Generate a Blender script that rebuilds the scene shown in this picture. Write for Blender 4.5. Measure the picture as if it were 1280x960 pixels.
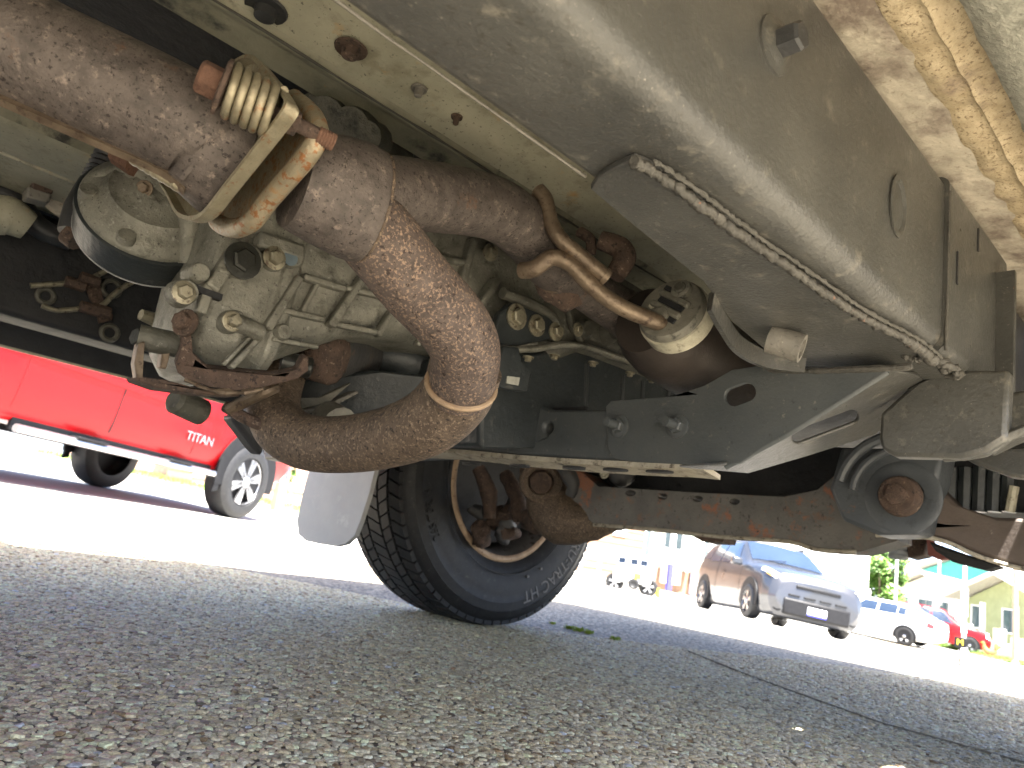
import bpy, bmesh, random
import numpy as np
from math import *
from mathutils import Vector, Matrix, noise
from mathutils.geometry import tessellate_polygon
random.seed(11); rng = np.random.default_rng(11)
scene = bpy.context.scene
for o in list(bpy.data.objects): bpy.data.objects.remove(o)
col = scene.collection

# ------------------------------------------------------------------ camera
FPX, CAMH = 931.0, 0.2
PITCH, ROLL, YAW = radians(12.6), radians(9.0), radians(43)
fw = Vector((sin(YAW)*cos(PITCH), cos(YAW)*cos(PITCH), sin(PITCH)))
r0 = Vector((cos(YAW), -sin(YAW), 0)); u0 = r0.cross(fw)
rt = cos(ROLL)*r0 + sin(ROLL)*u0; up = -sin(ROLL)*r0 + cos(ROLL)*u0
cam_pos = Vector((0, 0, CAMH))
cd = bpy.data.cameras.new('camera'); cam = bpy.data.objects.new('camera', cd); col.objects.link(cam)
cam.matrix_world = Matrix(((rt.x, up.x, -fw.x, 0), (rt.y, up.y, -fw.y, 0), (rt.z, up.z, -fw.z, CAMH), (0, 0, 0, 1)))
cd.sensor_width = 36; cd.lens = FPX/1280*36; cd.clip_start = 0.02; cd.clip_end = 2000
cd.dof.use_dof = True; cd.dof.focus_distance = 0.62; cd.dof.aperture_fstop = 14
scene.camera = cam
# ------------------------------------------------------------------ sky, sun, exposure
SUN_EL, SUN_AZ = radians(66), radians(196)      # compass style: 0 = +Y, clockwise
world = bpy.data.worlds.new('World'); scene.world = world; world.use_nodes = True
wn = world.node_tree; bg = wn.nodes['Background']
sky = wn.nodes.new('ShaderNodeTexSky'); sky.sky_type = 'NISHITA'; sky.sun_disc = False
sky.sun_elevation = SUN_EL; sky.sun_rotation = SUN_AZ; sky.air_density = 0.55; sky.dust_density = 2.2; sky.ozone_density = 0.2
wn.links.new(sky.outputs[0], bg.inputs[0]); bg.inputs[1].default_value = 0.10
sl = bpy.data.lights.new('sun', 'SUN'); sl.energy = 5.0; sl.angle = radians(0.5); sl.color = (1, 0.965, 0.91)
sun = bpy.data.objects.new('sun', sl); col.objects.link(sun)
sdir = Vector((sin(SUN_AZ)*cos(SUN_EL), cos(SUN_AZ)*cos(SUN_EL), sin(SUN_EL)))
sun.rotation_euler = sdir.to_track_quat('Z', 'Y').to_euler(); sun.location = (0, -6, 12)
scene.view_settings.view_transform = 'Standard'; scene.view_settings.look = 'None'
scene.view_settings.exposure = 3.4; scene.view_settings.gamma = 1.0
scene.view_settings.use_curve_mapping = False
scene.render.engine = 'CYCLES'
scene.cycles.max_bounces = 10; scene.cycles.diffuse_bounces = 6

# ------------------------------------------------------------------ survey helpers: sight line from the camera to a plane of the place
def ray(x, y): return fw + rt*((x-640)/FPX) - up*((y-480)/FPX)
def P(x, y, w): return cam_pos + ray(x, y)*w
def onX(x, y, v): d = ray(x, y); return cam_pos + d*(v/d.x)
def onY(x, y, v): d = ray(x, y); return cam_pos + d*(v/d.y)
def onZ(x, y, v): d = ray(x, y); return cam_pos + d*((v-CAMH)/d.z)
def onPl(x, y, p0, n): d = ray(x, y); return cam_pos + d*((p0-cam_pos).dot(n)/d.dot(n))
def proj(p):
    v = Vector(p)-cam_pos; w = v.dot(fw)
    return 640+FPX*v.dot(rt)/w, 480-FPX*v.dot(up)/w, w
XA, YA, ZA = Vector((1, 0, 0)), Vector((0, 1, 0)), Vector((0, 0, 1))

# ------------------------------------------------------------------ materials
MATS = {}
def mat(name, c1, c2=None, scale=20, rough=.6, metal=0.0, bump=0.0, bscale=None, layers=(), rvar=.12, alpha=None, spec=.5, emit=None, coat=0, detail=8):
    """two-tone noise base colour + thresholded patches (colour, scale, low, high) + fine bump"""
    if name in MATS: return MATS[name]
    m = bpy.data.materials.new(name); m.use_nodes = True; nt = m.node_tree; N = nt.nodes; L = nt.links
    b = N['Principled BSDF']; b.inputs['Roughness'].default_value = rough; b.inputs['Metallic'].default_value = metal
    b.inputs['Specular IOR Level'].default_value = spec; b.inputs['Coat Weight'].default_value = coat
    tc = N.new('ShaderNodeTexCoord')
    def nz(s, d=detail, r=.62):
        n = N.new('ShaderNodeTexNoise'); n.inputs['Scale'].default_value = s; n.inputs['Detail'].default_value = d
        n.inputs['Roughness'].default_value = r; L.new(tc.outputs['Object'], n.inputs['Vector']); return n
    def ramp(src, a, bb, ca=(0, 0, 0, 1), cb=(1, 1, 1, 1)):
        r = N.new('ShaderNodeValToRGB'); r.color_ramp.elements[0].position = a; r.color_ramp.elements[1].position = bb
        r.color_ramp.elements[0].color = ca; r.color_ramp.elements[1].color = cb; L.new(src, r.inputs[0]); return r
    if c2 is None: c2 = tuple(min(1, v*1.18) for v in c1); c1 = tuple(v*.86 for v in c1)
    base = nz(scale); cr = ramp(base.outputs[0], .33, .67, (*c1, 1), (*c2, 1)); out = cr.outputs[0]
    for (c, s, lo, hi) in layers:
        n = nz(s, 10, .68); k = ramp(n.outputs[0], lo, hi)
        mx = N.new('ShaderNodeMix'); mx.data_type = 'RGBA'; L.new(k.outputs[0], mx.inputs[0]); L.new(out, mx.inputs[6]); mx.inputs[7].default_value = (*c, 1)
        out = mx.outputs[2]
    L.new(out, b.inputs['Base Color'])
    if rvar:
        rn = nz((bscale or scale)*.5); mr = N.new('ShaderNodeMapRange'); mr.inputs[3].default_value = max(0.03, rough-rvar); mr.inputs[4].default_value = min(1, rough+rvar)
        L.new(rn.outputs[0], mr.inputs[0]); L.new(mr.outputs[0], b.inputs['Roughness'])
    if bump:
        bn = nz(bscale or scale*4, 6); bp = N.new('ShaderNodeBump'); bp.inputs['Strength'].default_value = bump; bp.inputs['Distance'].default_value = .032/(max(1, (bscale or scale*4)/20))
        L.new(bn.outputs[0], bp.inputs['Height']); L.new(bp.outputs[0], b.inputs['Normal'])
    if alpha is not None: b.inputs['Alpha'].default_value = alpha
    if emit: b.inputs['Emission Color'].default_value = (*emit[:3], 1); b.inputs['Emission Strength'].default_value = emit[3]
    MATS[name] = m; return m

rail_m = mat('grey_chassis_paint', (.048, .048, .0455), (.082, .081, .0745), 11, .32, 0, .35, 240, [((.20, .185, .155), 45, .57, .76), ((.055, .052, .045), 150, .57, .66), ((.24, .22, .19), 420, .63, .68), ((.26, .10, .05), 34, .705, .72)])
weld_m = mat('weld_bead', (.050, .048, .042), (.095, .089, .077), 90, .5, 0, .9, 350, [((.05, .045, .04), 240, .54, .62), ((.30, .12, .06), 70, .66, .70)])
dirty_m = mat('dusty_chassis_paint', (.13, .122, .105), (.20, .186, .16), 30, .55, 0, .5, 300, [((.06, .057, .05), 140, .56, .66), ((.30, .28, .24), 300, .62, .68)])
dark_m = mat('black_chassis_paint', (.030, .031, .033), (.060, .058, .056), 24, .5, 0, .4, 200, [((.12, .08, .05), 25, .60, .72)])
xm_m = mat('dark_grey_crossmember', (.056, .063, .066), (.080, .086, .087), 16, .45, 0, .3, 250, [((.17, .16, .14), 130, .62, .70), ((.035, .037, .038), 120, .62, .72)])
xml_m = mat('pale_lower_edge', (.30, .27, .21), (.46, .42, .34), 60, .6, 0, .4, 200, [((.10, .085, .065), 70, .54, .64)])
floor_m = mat('body_primer', (.29, .28, .21), (.42, .40, .305), 13, .5, 0, .25, 120, [((.20, .185, .13), 24, .53, .70), ((.42, .27, .12), 30, .60, .74), ((.08, .075, .06), 260, .60, .66)])
floord_m = mat('body_primer_grimy', (.17, .165, .12), (.30, .285, .21), 14, .55, 0, .3, 120, [((.03, .03, .026), 18, .53, .66), ((.30, .2, .09), 60, .66, .72)])
pale_m = mat('pale_body_panel', (.36, .325, .26), (.52, .465, .38), 22, .6, 0, .4, 90, [((.17, .135, .11), 15, .46, .62), ((.24, .2, .15), 200, .60, .68)])
seal_m = mat('tan_seam_sealer', (.35, .275, .17), (.52, .43, .29), 70, .5, 0, 1.0, 420, [((.17, .12, .065), 330, .54, .62), ((.20, .15, .11), 16, .56, .68)])
rock_m = mat('stone_guard_coating', (.26, .26, .22), (.46, .45, .39), 150, .6, 0, 1.0, 300, [((.16, .15, .13), 90, .58, .68)])
rust_m = mat('rusted_exhaust_steel', (.062, .051, .045), (.128, .105, .092), 70, .62, .2, .7, 420, [((.245, .195, .165), 120, .56, .70), ((.030, .022, .02), 330, .565, .61), ((.17, .085, .045), 17, .62, .72)])
rust2_m = mat('speckled_rusted_steel', (.068, .051, .044), (.130, .099, .083), 60, .7, .15, .9, 420, [((.30, .205, .145), 420, .52, .60), ((.035, .022, .018), 220, .57, .62), ((.10, .075, .065), 24, .54, .66)])
rust3_m = mat('brown_rusted_pipe', (.078, .056, .040), (.15, .108, .075), 60, .65, .15, .9, 380, [((.27, .20, .14), 330, .535, .61), ((.032, .024, .02), 240, .555, .61)])
brown_m = mat('deep_brown_rust', (.052, .034, .026), (.112, .071, .051), 80, .85, 0, 1.0, 420, [((.22, .165, .12), 190, .58, .66), ((.026, .018, .014), 160, .54, .62)])
orange_m = mat('orange_rust', (.095, .048, .031), (.17, .09, .058), 120, .9, 0, .9, 500, [((.08, .036, .024), 240, .53, .62)])
zinc_m = mat('yellowed_zinc', (.22, .19, .125), (.36, .32, .225), 60, .38, .5, .4, 300, [((.24, .12, .055), 110, .57, .65), ((.16, .135, .09), 60, .54, .68)])
zincr_m = mat('rust_spotted_zinc', (.23, .19, .125), (.36, .31, .215), 60, .42, .4, .5, 300, [((.26, .115, .045), 150, .535, .60), ((.36, .19, .075), 60, .55, .68)])
alu_m = mat('cast_aluminium', (.16, .155, .13), (.265, .258, .215), 40, .5, .3, .6, 300, [((.34, .335, .29), 170, .58, .68), ((.075, .072, .056), 34, .53, .68), ((.05, .048, .04), 300, .60, .65)])
alud_m = mat('grimy_cast_aluminium', (.070, .068, .056), (.135, .13, .104), 34, .55, .25, .6, 260, [((.03, .03, .027), 34, .54, .66), ((.24, .23, .19), 200, .62, .68)])
bolt_m = mat('dull_bolt', (.22, .20, .145), (.36, .33, .245), 90, .42, .6, .4, 300, [((.09, .065, .045), 130, .55, .64)])
black_m = mat('matt_black_plastic', (.020, .021, .023), (.034, .034, .036), 30, .45, 0, .2, 200, [((.08, .078, .07), 140, .62, .70)])
pan_m = mat('black_oil_pan', (.018, .022, .024), (.034, .039, .041), 14, .38, 0, .25, 120, [((.085, .085, .078), 60, .60, .72)])
nearblack_m = mat('near_black_underbody', (.010, .011, .013), (.022, .022, .024), 12, .7, 0, .4, 60)  # near black; also paints in the shade of holes, slots and pockets
rub_m = mat('grey_rubber', (.12, .115, .093), (.19, .18, .148), 60, .6, 0, .4, 200, [((.06, .058, .048), 110, .56, .66)])
band_m = mat('pale_rubber_band', (.32, .30, .23), (.50, .47, .365), 70, .55, 0, .4, 200, [((.16, .145, .11), 110, .56, .68)])
tan_m = mat('heat_tanned_steel', (.12, .088, .062), (.23, .175, .122), 50, .45, .5, .4, 300, [((.075, .05, .036), 110, .55, .66), ((.30, .17, .08), 24, .60, .72)])
flap_m = mat('grey_mud_flap_plastic', (.30, .298, .285), (.35, .345, .325), 9, .5, 0, .1, 80, [((.48, .465, .43), 14, .60, .75), ((.24, .23, .22), 200, .66, .72)])
tyre_m = mat('tyre_rubber', (.010, .010, .011), (.019, .019, .019), 40, .55, 0, .2, 300, [((.045, .043, .038), 60, .58, .72)], spec=.35)
tyrel_m = mat('tyre_raised_lettering', (.12, .115, .11), (.17, .16, .15), 60, .6)
lip_m = mat('rusty_rim_lip', (.27, .18, .11), (.42, .30, .19), 50, .5, .3, .5, 200, [((.15, .08, .045), 90, .56, .66)])
barrel_m = mat('grimy_wheel_barrel', (.10, .095, .09), (.20, .19, .18), 14, .5, .3, .3, 120, [((.05, .04, .03), 30, .54, .66)])
rim_m = mat('dull_alloy', (.36, .36, .36), (.5, .5, .5), 20, .4, .5, .1, 120)
label_m = mat('printed_label', (.25, .25, .22), (.38, .38, .34), 120, .6)
hose_m = mat('blue_grey_tape', (.10, .14, .17), (.16, .21, .24), 50, .6)
# background materials
red_m = mat('red_car_paint', (.25, .002, .004), (.28, .0025, .005), 3, .32, 0, 0, spec=.22, coat=.05, rvar=.03)
grey_m = mat('silver_grey_car_paint', (.034, .036, .042), (.042, .044, .050), 3, .28, .35, 0, coat=.6, rvar=.03)
white_m = mat('white_car_paint', (.78, .78, .77), (.82, .82, .81), 3, .25, 0, 0, coat=.5, rvar=.03)
silver_m = mat('polished_steel', (.40, .40, .41), (.50, .50, .51), 10, .25, .9, 0, rvar=.05)
trim_m = mat('black_trim', (.006, .006, .007), (.010, .010, .011), 20, .55, spec=.2)
glass_m = mat('dark_car_glass', (.012, .022, .04), (.018, .03, .055), 2, .06, 0, 0, rvar=0, coat=.5)
lens_m = mat('clear_lamp_lens', (.6, .62, .64), (.75, .76, .78), 12, .12, .1, 0)
amber_m = mat('amber_lens', (.7, .3, .05), (.8, .38, .08), 12, .2)
tail_m = mat('red_lens', (.45, .02, .02), (.55, .03, .03), 12, .2)
plate_m = mat('white_plate', (.75, .76, .78), (.8, .8, .82), 30, .5)
blue_m = mat('blue_print', (.03, .03, .35), (.05, .05, .45), 30, .5)
yel_m = mat('yellow_paint', (.75, .55, .02), (.8, .6, .04), 30, .5)

# ------------------------------------------------------------------ mesh builder
class MB:
    def __init__(s): s.v = []; s.f = []
    def add(s, vs, fs):
        n = len(s.v); s.v += [Vector(p) for p in vs]; s.f += [tuple(i+n for i in f) for f in fs]; return s
    def box(s, a, b):
        a, b = Vector(a), Vector(b)
        vs = [(x, y, z) for x in (a.x, b.x) for y in (a.y, b.y) for z in (a.z, b.z)]
        return s.add(vs, [(0, 1, 3, 2), (4, 6, 7, 5), (0, 4, 5, 1), (2, 3, 7, 6), (0, 2, 6, 4), (1, 5, 7, 3)])
    def obox(s, c, ax, ay, az):
        c = Vector(c); vs = [c+i*ax+j*ay+k*az for i in (-1, 1) for j in (-1, 1) for k in (-1, 1)]
        return s.add(vs, [(0, 1, 3, 2), (4, 6, 7, 5), (0, 4, 5, 1), (2, 3, 7, 6), (0, 2, 6, 4), (1, 5, 7, 3)])
    def prism(s, poly, vec, holes=()):
        loops = [[Vector(p) for p in poly]]+[[Vector(p) for p in h] for h in holes]
        vec = Vector(vec); flat = [p for l in loops for p in l]; n = len(flat)
        tris = tessellate_polygon(loops)
        fs = [tuple(t) for t in tris]+[tuple(i+n for i in reversed(t)) for t in tris]
        o = 0
        for l in loops:
            k = len(l)
            for i in range(k): fs.append((o+i, o+(i+1) % k, o+(i+1) % k+n, o+i+n))
            o += k
        return s.add(flat+[p+vec for p in flat], fs)
    def loft(s, rings, closed=True, caps=True):
        k = len(rings[0]); fs = []
        for a in range(len(rings)-1):
            for i in range(k if closed else k-1):
                j = (i+1) % k; fs.append((a*k+i, a*k+j, (a+1)*k+j, (a+1)*k+i))
        if caps and closed:
            fs.append(tuple(range(k-1, -1, -1))); fs.append(tuple(range((len(rings)-1)*k, len(rings)*k)))
        return s.add([p for r in rings for p in r], fs)
    def tube(s, pts, rad, n=16, smooth=6, caps=True, flat=1.0, flatax=None, jit=0.0):
        pts = [Vector(p) for p in pts]
        if not hasattr(rad, '__len__'): rad = [rad]*len(pts)
        if smooth > 1 and len(pts) > 2: pts, rad = catmull(pts, rad, smooth)
        rings = []; t0 = (pts[1]-pts[0]).normalized(); nrm = (flatax or ZA); nrm = (nrm-t0*nrm.dot(t0))
        if nrm.length < 1e-4: nrm = t0.orthogonal()
        nrm.normalize()
        for i, p in enumerate(pts):
            a = pts[max(0, i-1)]; b = pts[min(len(pts)-1, i+1)]; t = (b-a).normalized()
            nrm = (nrm-t*nrm.dot(t)).normalized(); bi = t.cross(nrm)
            rr = rad[i]*(1+random.uniform(-jit, jit))
            rings.append([p+(nrm*cos(2*pi*q/n)*flat+bi*sin(2*pi*q/n))*rr for q in range(n)])
        return s.loft(rings, True, caps)
    def pipe(s, pts, ro, ri, n=20, smooth=6):
        a = MB().tube(pts, ro, n, smooth, caps=False); b = MB().tube(pts, ri, n, smooth, caps=False)
        m = len(a.v); o = len(s.v); s.v += a.v+b.v
        s.f += [tuple(i+o for i in f) for f in a.f]+[tuple(i+o+m for i in reversed(f)) for f in b.f]
        for base in (0, m-n):
            for q in range(n): j = (q+1) % n; s.f.append((o+base+q, o+base+j, o+m+base+j, o+m+base+q))
        return s
    def lathe(s, org, axis, prof, n=24, caps=True, arc=None, ref=None):
        org = Vector(org); ax = Vector(axis).normalized(); u = Vector(ref) if ref else ax.orthogonal(); u = (u-ax*u.dot(ax)).normalized(); w = ax.cross(u)
        rings = []
        for (h, r) in prof: rings.append([org+ax*h+(u*cos(2*pi*q/n)+w*sin(2*pi*q/n))*max(r, 1e-5) for q in range(n)])
        return s.loft(rings, True, caps)
    def torus(s, org, axis, R, r, n=32, m=10):
        org = Vector(org); ax = Vector(axis).normalized(); u = ax.orthogonal().normalized(); w = ax.cross(u); rings = []
        for i in range(n):
            d = u*cos(2*pi*i/n)+w*sin(2*pi*i/n)
            rings.append([org+d*(R+r*cos(2*pi*j/m))+ax*r*sin(2*pi*j/m) for j in range(m)])
        rings.append(rings[0]); return s.loft(rings, True, False)
    def bolt(s, c, axis, r, h, washer=True):
        c = Vector(c); ax = Vector(axis).normalized()
        if washer: s.lathe(c, ax, [(0, r*1.55), (h*.25, r*1.55), (h*.3, r*1.4)], 16)
        s.lathe(c, ax, [(h*.2, r), (h*.85, r), (h, r*.82)], 6); return s
    def blob(s, c, rx, ry, rz, axes=None, seg=16, rg=10, amp=.0, freq=30):
        A = axes or (XA, YA, ZA); rings = []
        for i in range(rg+1):
            th = pi*i/rg; th = min(max(th, .02), pi-.02); ring = []
            for j in range(seg):
                ph = 2*pi*j/seg; d = A[0]*rx*sin(th)*cos(ph)+A[1]*ry*sin(th)*sin(ph)+A[2]*rz*cos(th); p = Vector(c)+d
                if amp: p += d.normalized()*amp*noise.noise(p*freq)
                ring.append(p)
            rings.append(ring)
        return s.loft(rings)
    def build(s, name, m, parent=None, ang=35, bevel=0, seg=2, recalc=True, kind=None, label=None):
        me = bpy.data.meshes.new(name); me.from_pydata([tuple(p) for p in s.v], [], s.f)
        if recalc:
            b = bmesh.new(); b.from_mesh(me); bmesh.ops.recalc_face_normals(b, faces=b.faces); b.to_mesh(me); b.free()
        me.polygons.foreach_set('use_smooth', [True]*len(me.polygons)); me.set_sharp_from_angle(angle=radians(ang))
        me.materials.append(m); o = bpy.data.objects.new(name, me); col.objects.link(o)
        if parent: o.parent = parent
        if bevel:
            bv = o.modifiers.new('bevel', 'BEVEL'); bv.width = bevel; bv.segments = seg; bv.limit_method = 'ANGLE'; bv.angle_limit = radians(40)
        if kind: o['kind'] = kind
        if label: o['label'] = label
        return o
def catmull(pts, rad, k):
    P_ = []; R_ = []; n = len(pts)
    for i in range(n-1):
        p0, p1, p2, p3 = pts[max(0, i-1)], pts[i], pts[i+1], pts[min(n-1, i+2)]
        for j in range(k):
            t = j/k; t2 = t*t; t3 = t2*t
            P_.append(.5*((2*p1)+(p2-p0)*t+(2*p0-5*p1+4*p2-p3)*t2+(3*p1-p0-3*p2+p3)*t3)); R_.append(rad[i]+(rad[i+1]-rad[i])*t)
    P_.append(pts[-1]); R_.append(rad[-1]); return P_, R_
def tag(o, label, cat, group=None, kind=None):
    o['label'] = label; o['category'] = cat
    if group: o['group'] = group
    if kind: o['kind'] = kind
    return o
def empty(name, loc, rz=0):
    o = bpy.data.objects.new(name, None); col.objects.link(o); o.location = loc; o.rotation_euler = (0, 0, rz); o.empty_display_size = .1; return o
def text_mesh(body, size, depth=.002):
    cu = bpy.data.curves.new('txt', 'FONT'); cu.body = body; cu.size = size; cu.extrude = depth; cu.align_x = 'CENTER'; cu.align_y = 'CENTER'; cu.resolution_u = 3
    ob = bpy.data.objects.new('txt', cu); col.objects.link(ob); bpy.context.view_layer.update()
    me = bpy.data.meshes.new_from_object(ob.evaluated_get(bpy.context.evaluated_depsgraph_get()))
    vs = [Vector(v.co) for v in me.vertices]; fs = [tuple(p.vertices) for p in me.polygons]
    bpy.data.objects.remove(ob); bpy.data.meshes.remove(me); return vs, fs

# ------------------------------------------------------------------ ground
def sstep(a, b, x): t = max(0, min(1, (x-a)/(b-a))); return t*t*(3-2*t)
def gz(x, y):
    d = max(0.0, hypot(max(0, x-2.2, -2.6-x), max(0, y-2.3, -.6-y)))
    r = hypot(x, y); k = min(1, 55/max(r, 1e-6)); xx, yy = x*k, y*k
    far = -.156-.034*xx+.046*yy
    t = sstep(.3, 3.2, d)
    lift = .03*sstep(.5, 1.2, max(x-1.2, y-1.0))*(1-t)
    dip = -.5*exp(-((x-21.5)**2+(y-10.5)**2)/30)
    return far*t+lift+dip
agg_m = None
def ground_material():
    m = bpy.data.materials.new('exposed_aggregate_pavement'); m.use_nodes = True; nt = m.node_tree; N = nt.nodes; L = nt.links; b = N['Principled BSDF']
    tc = N.new('ShaderNodeTexCoord'); vo = N.new('ShaderNodeTexVoronoi'); vo.inputs['Scale'].default_value = 95; L.new(tc.outputs['Object'], vo.inputs['Vector'])
    r = N.new('ShaderNodeValToRGB'); e = r.color_ramp.elements; e[0].position = 0; e[0].color = (.30, .268, .205, 1); e[1].position = 1; e[1].color = (.66, .595, .465, 1)
    x = e.new(.5); x.color = (.44, .40, .31, 1); x = e.new(.9); x.color = (.40, .33, .23, 1)
    sp = N.new('ShaderNodeSeparateColor'); L.new(vo.outputs['Color'], sp.inputs[0]); L.new(sp.outputs[0], r.inputs[0])
    dr = N.new('ShaderNodeValToRGB'); dr.color_ramp.elements[0].position = .35; dr.color_ramp.elements[0].color = (1, 1, 1, 1); dr.color_ramp.elements[1].position = .75; dr.color_ramp.elements[1].color = (.25, .25, .25, 1)
    L.new(vo.outputs['Distance'], dr.inputs[0])
    mx = N.new('ShaderNodeMix'); mx.data_type = 'RGBA'; mx.blend_type = 'MULTIPLY'; mx.inputs[0].default_value = 1; L.new(r.outputs[0], mx.inputs[6]); L.new(dr.outputs[0], mx.inputs[7])
    nz = N.new('ShaderNodeTexNoise'); nz.inputs['Scale'].default_value = .9; nz.inputs['Detail'].default_value = 6; L.new(tc.outputs['Object'], nz.inputs['Vector'])
    nr = N.new('ShaderNodeValToRGB'); nr.color_ramp.elements[0].position = .3; nr.color_ramp.elements[0].color = (.8, .8, .8, 1); nr.color_ramp.elements[1].position = .7; nr.color_ramp.elements[1].color = (1.1, 1.1, 1.08, 1); L.new(nz.outputs[0], nr.inputs[0])
    m2 = N.new('ShaderNodeMix'); m2.data_type = 'RGBA'; m2.blend_type = 'MULTIPLY'; m2.inputs[0].default_value = 1; L.new(mx.outputs[2], m2.inputs[6]); L.new(nr.outputs[0], m2.inputs[7])
    L.new(m2.outputs[2], b.inputs['Base Color']); b.inputs['Roughness'].default_value = .6; b.inputs['Specular IOR Level'].default_value = .2
    bp = N.new('ShaderNodeBump'); bp.invert = True; bp.inputs['Strength'].default_value = .8; bp.inputs['Distance'].default_value = .006; L.new(vo.outputs['Distance'], bp.inputs['Height']); L.new(bp.outputs[0], b.inputs['Normal'])
    return m
street_m = mat('sunny_concrete_street', (.30, .29, .26), (.40, .38, .34), 2.5, .8, 0, .4, 160, [((.22, .21, .19), 9, .6, .72)])
def sheet(name, fn_in, m, dz, lab=None):
    rs = [0.0]+[.12*1.085**i for i in range(103)]; nn = 144; mb = MB(); mb.v.append(Vector((.8, .9, gz(.8, .9)+dz)))
    for r in rs[1:]:
        for q in range(nn):
            a = 2*pi*q/nn; x, y = .8+r*cos(a), .9+r*sin(a); mb.v.append(Vector((x, y, gz(x, y)+dz)))
    for q in range(nn): mb.f.append((0, 1+q, 1+(q+1) % nn))
    for k in range(len(rs)-2):
        for q in range(nn): a = 1+k*nn; j = (q+1) % nn; mb.f.append((a+q, a+nn+q, a+nn+j, a+j))
    if fn_in: mb.f = [f for f in mb.f if fn_in(sum((mb.v[i] for i in f), Vector())/len(f))]
    return mb.build(name, m, recalc=False, ang=60)
KX0, KY0 = onZ(740, 757, -.02).xy; KX1, KY1 = onZ(1080, 807, -.02).xy      # edge line between the parking apron and the street
kn = Vector((KY1-KY0, KX0-KX1, 0)).normalized()
if kn.dot(Vector((1, 1, 0))) < 0: kn = -kn
def beyond(p): return (Vector((p[0]-KX0, p[1]-KY0, 0))).dot(kn)
ground = sheet('parking_apron', None, ground_material(), 0); ground['kind'] = 'structure'
def street_sheet():
    # a strip grid beginning exactly on the apron edge and running to the horizon
    d = Vector((KX1-KX0, KY1-KY0, 0)).normalized(); us = sorted([s*(.4*1.12**i-.4) for i in range(58) for s in (-1, 1)]); ds = [0]+[.15*1.13**i for i in range(62)]
    us = sorted(set(round(u, 4) for u in us)); mb = MB()
    for t in ds:
        for u in us:
            x, y = KX0+d.x*u+kn.x*t, KY0+d.y*u+kn.y*t; mb.v.append(Vector((x, y, gz(x, y)+.005)))
    k = len(us)
    for a in range(len(ds)-1):
        for i in range(k-1): mb.f.append((a*k+i, a*k+i+1, (a+1)*k+i+1, (a+1)*k+i))
    return mb.build('street', street_m, recalc=False, ang=60)
st = street_sheet(); st['kind'] = 'structure'
# rust-brown dirt line that has gathered along the edge, as a low ragged ridge
def ridge(name, pts, w, h, m, kind='structure'):
    mb = MB(); rings = []
    n = 90
    for i in range(n+1):
        t = i/n*(len(pts)-1); k = min(int(t), len(pts)-2); p = Vector(pts[k]).lerp(Vector(pts[k+1]), t-k); d = (Vector(pts[k+1])-Vector(pts[k])).normalized(); s = Vector((-d.y, d.x, 0))
        ww = w*random.uniform(.4, 1.3); hh = h*random.uniform(.3, 1.2); p = Vector((p.x, p.y, 0))+s*random.uniform(-w, w)*.4; z = gz(p.x, p.y)+.004
        rings.append([p+s*ww+ZA*(z-.01), p+s*ww*.5+ZA*(z+hh), p-s*ww*.5+ZA*(z+hh*.8), p-s*ww+ZA*(z-.01)])
    mb.loft(rings, closed=False, caps=False); o = mb.build(name, m, recalc=False); o['kind'] = kind; return o
dirt_m = mat('brown_dirt', (.14, .10, .06), (.24, .18, .11), 30, .95, 0, .6, 200)
ridge('dirt_line', [(KX0-.9*(KX1-KX0), KY0-.9*(KY1-KY0)), (KX0, KY0), (KX1, KY1), (KX1+(KX1-KX0), KY1+(KY1-KY0))], .035, .014, dirt_m)
tar_m = mat('dark_joint', (.06, .058, .05), (.09, .085, .075), 40, .9, 0, .5, 200)
def on_ground(x, y):
    p = onZ(x, y, 0)
    for _ in range(12): p = onZ(x, y, gz(p.x, p.y))
    return p
c0, c1, c2 = on_ground(860, 815), on_ground(1100, 905), on_ground(1280, 955)
ridge('pavement_joint', [tuple(c0), tuple(c1), tuple(c2)], .0009, .0004, mat('sandy_joint', (.17, .155, .125), (.26, .235, .19), 60, .9, 0, .5, 200))

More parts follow.
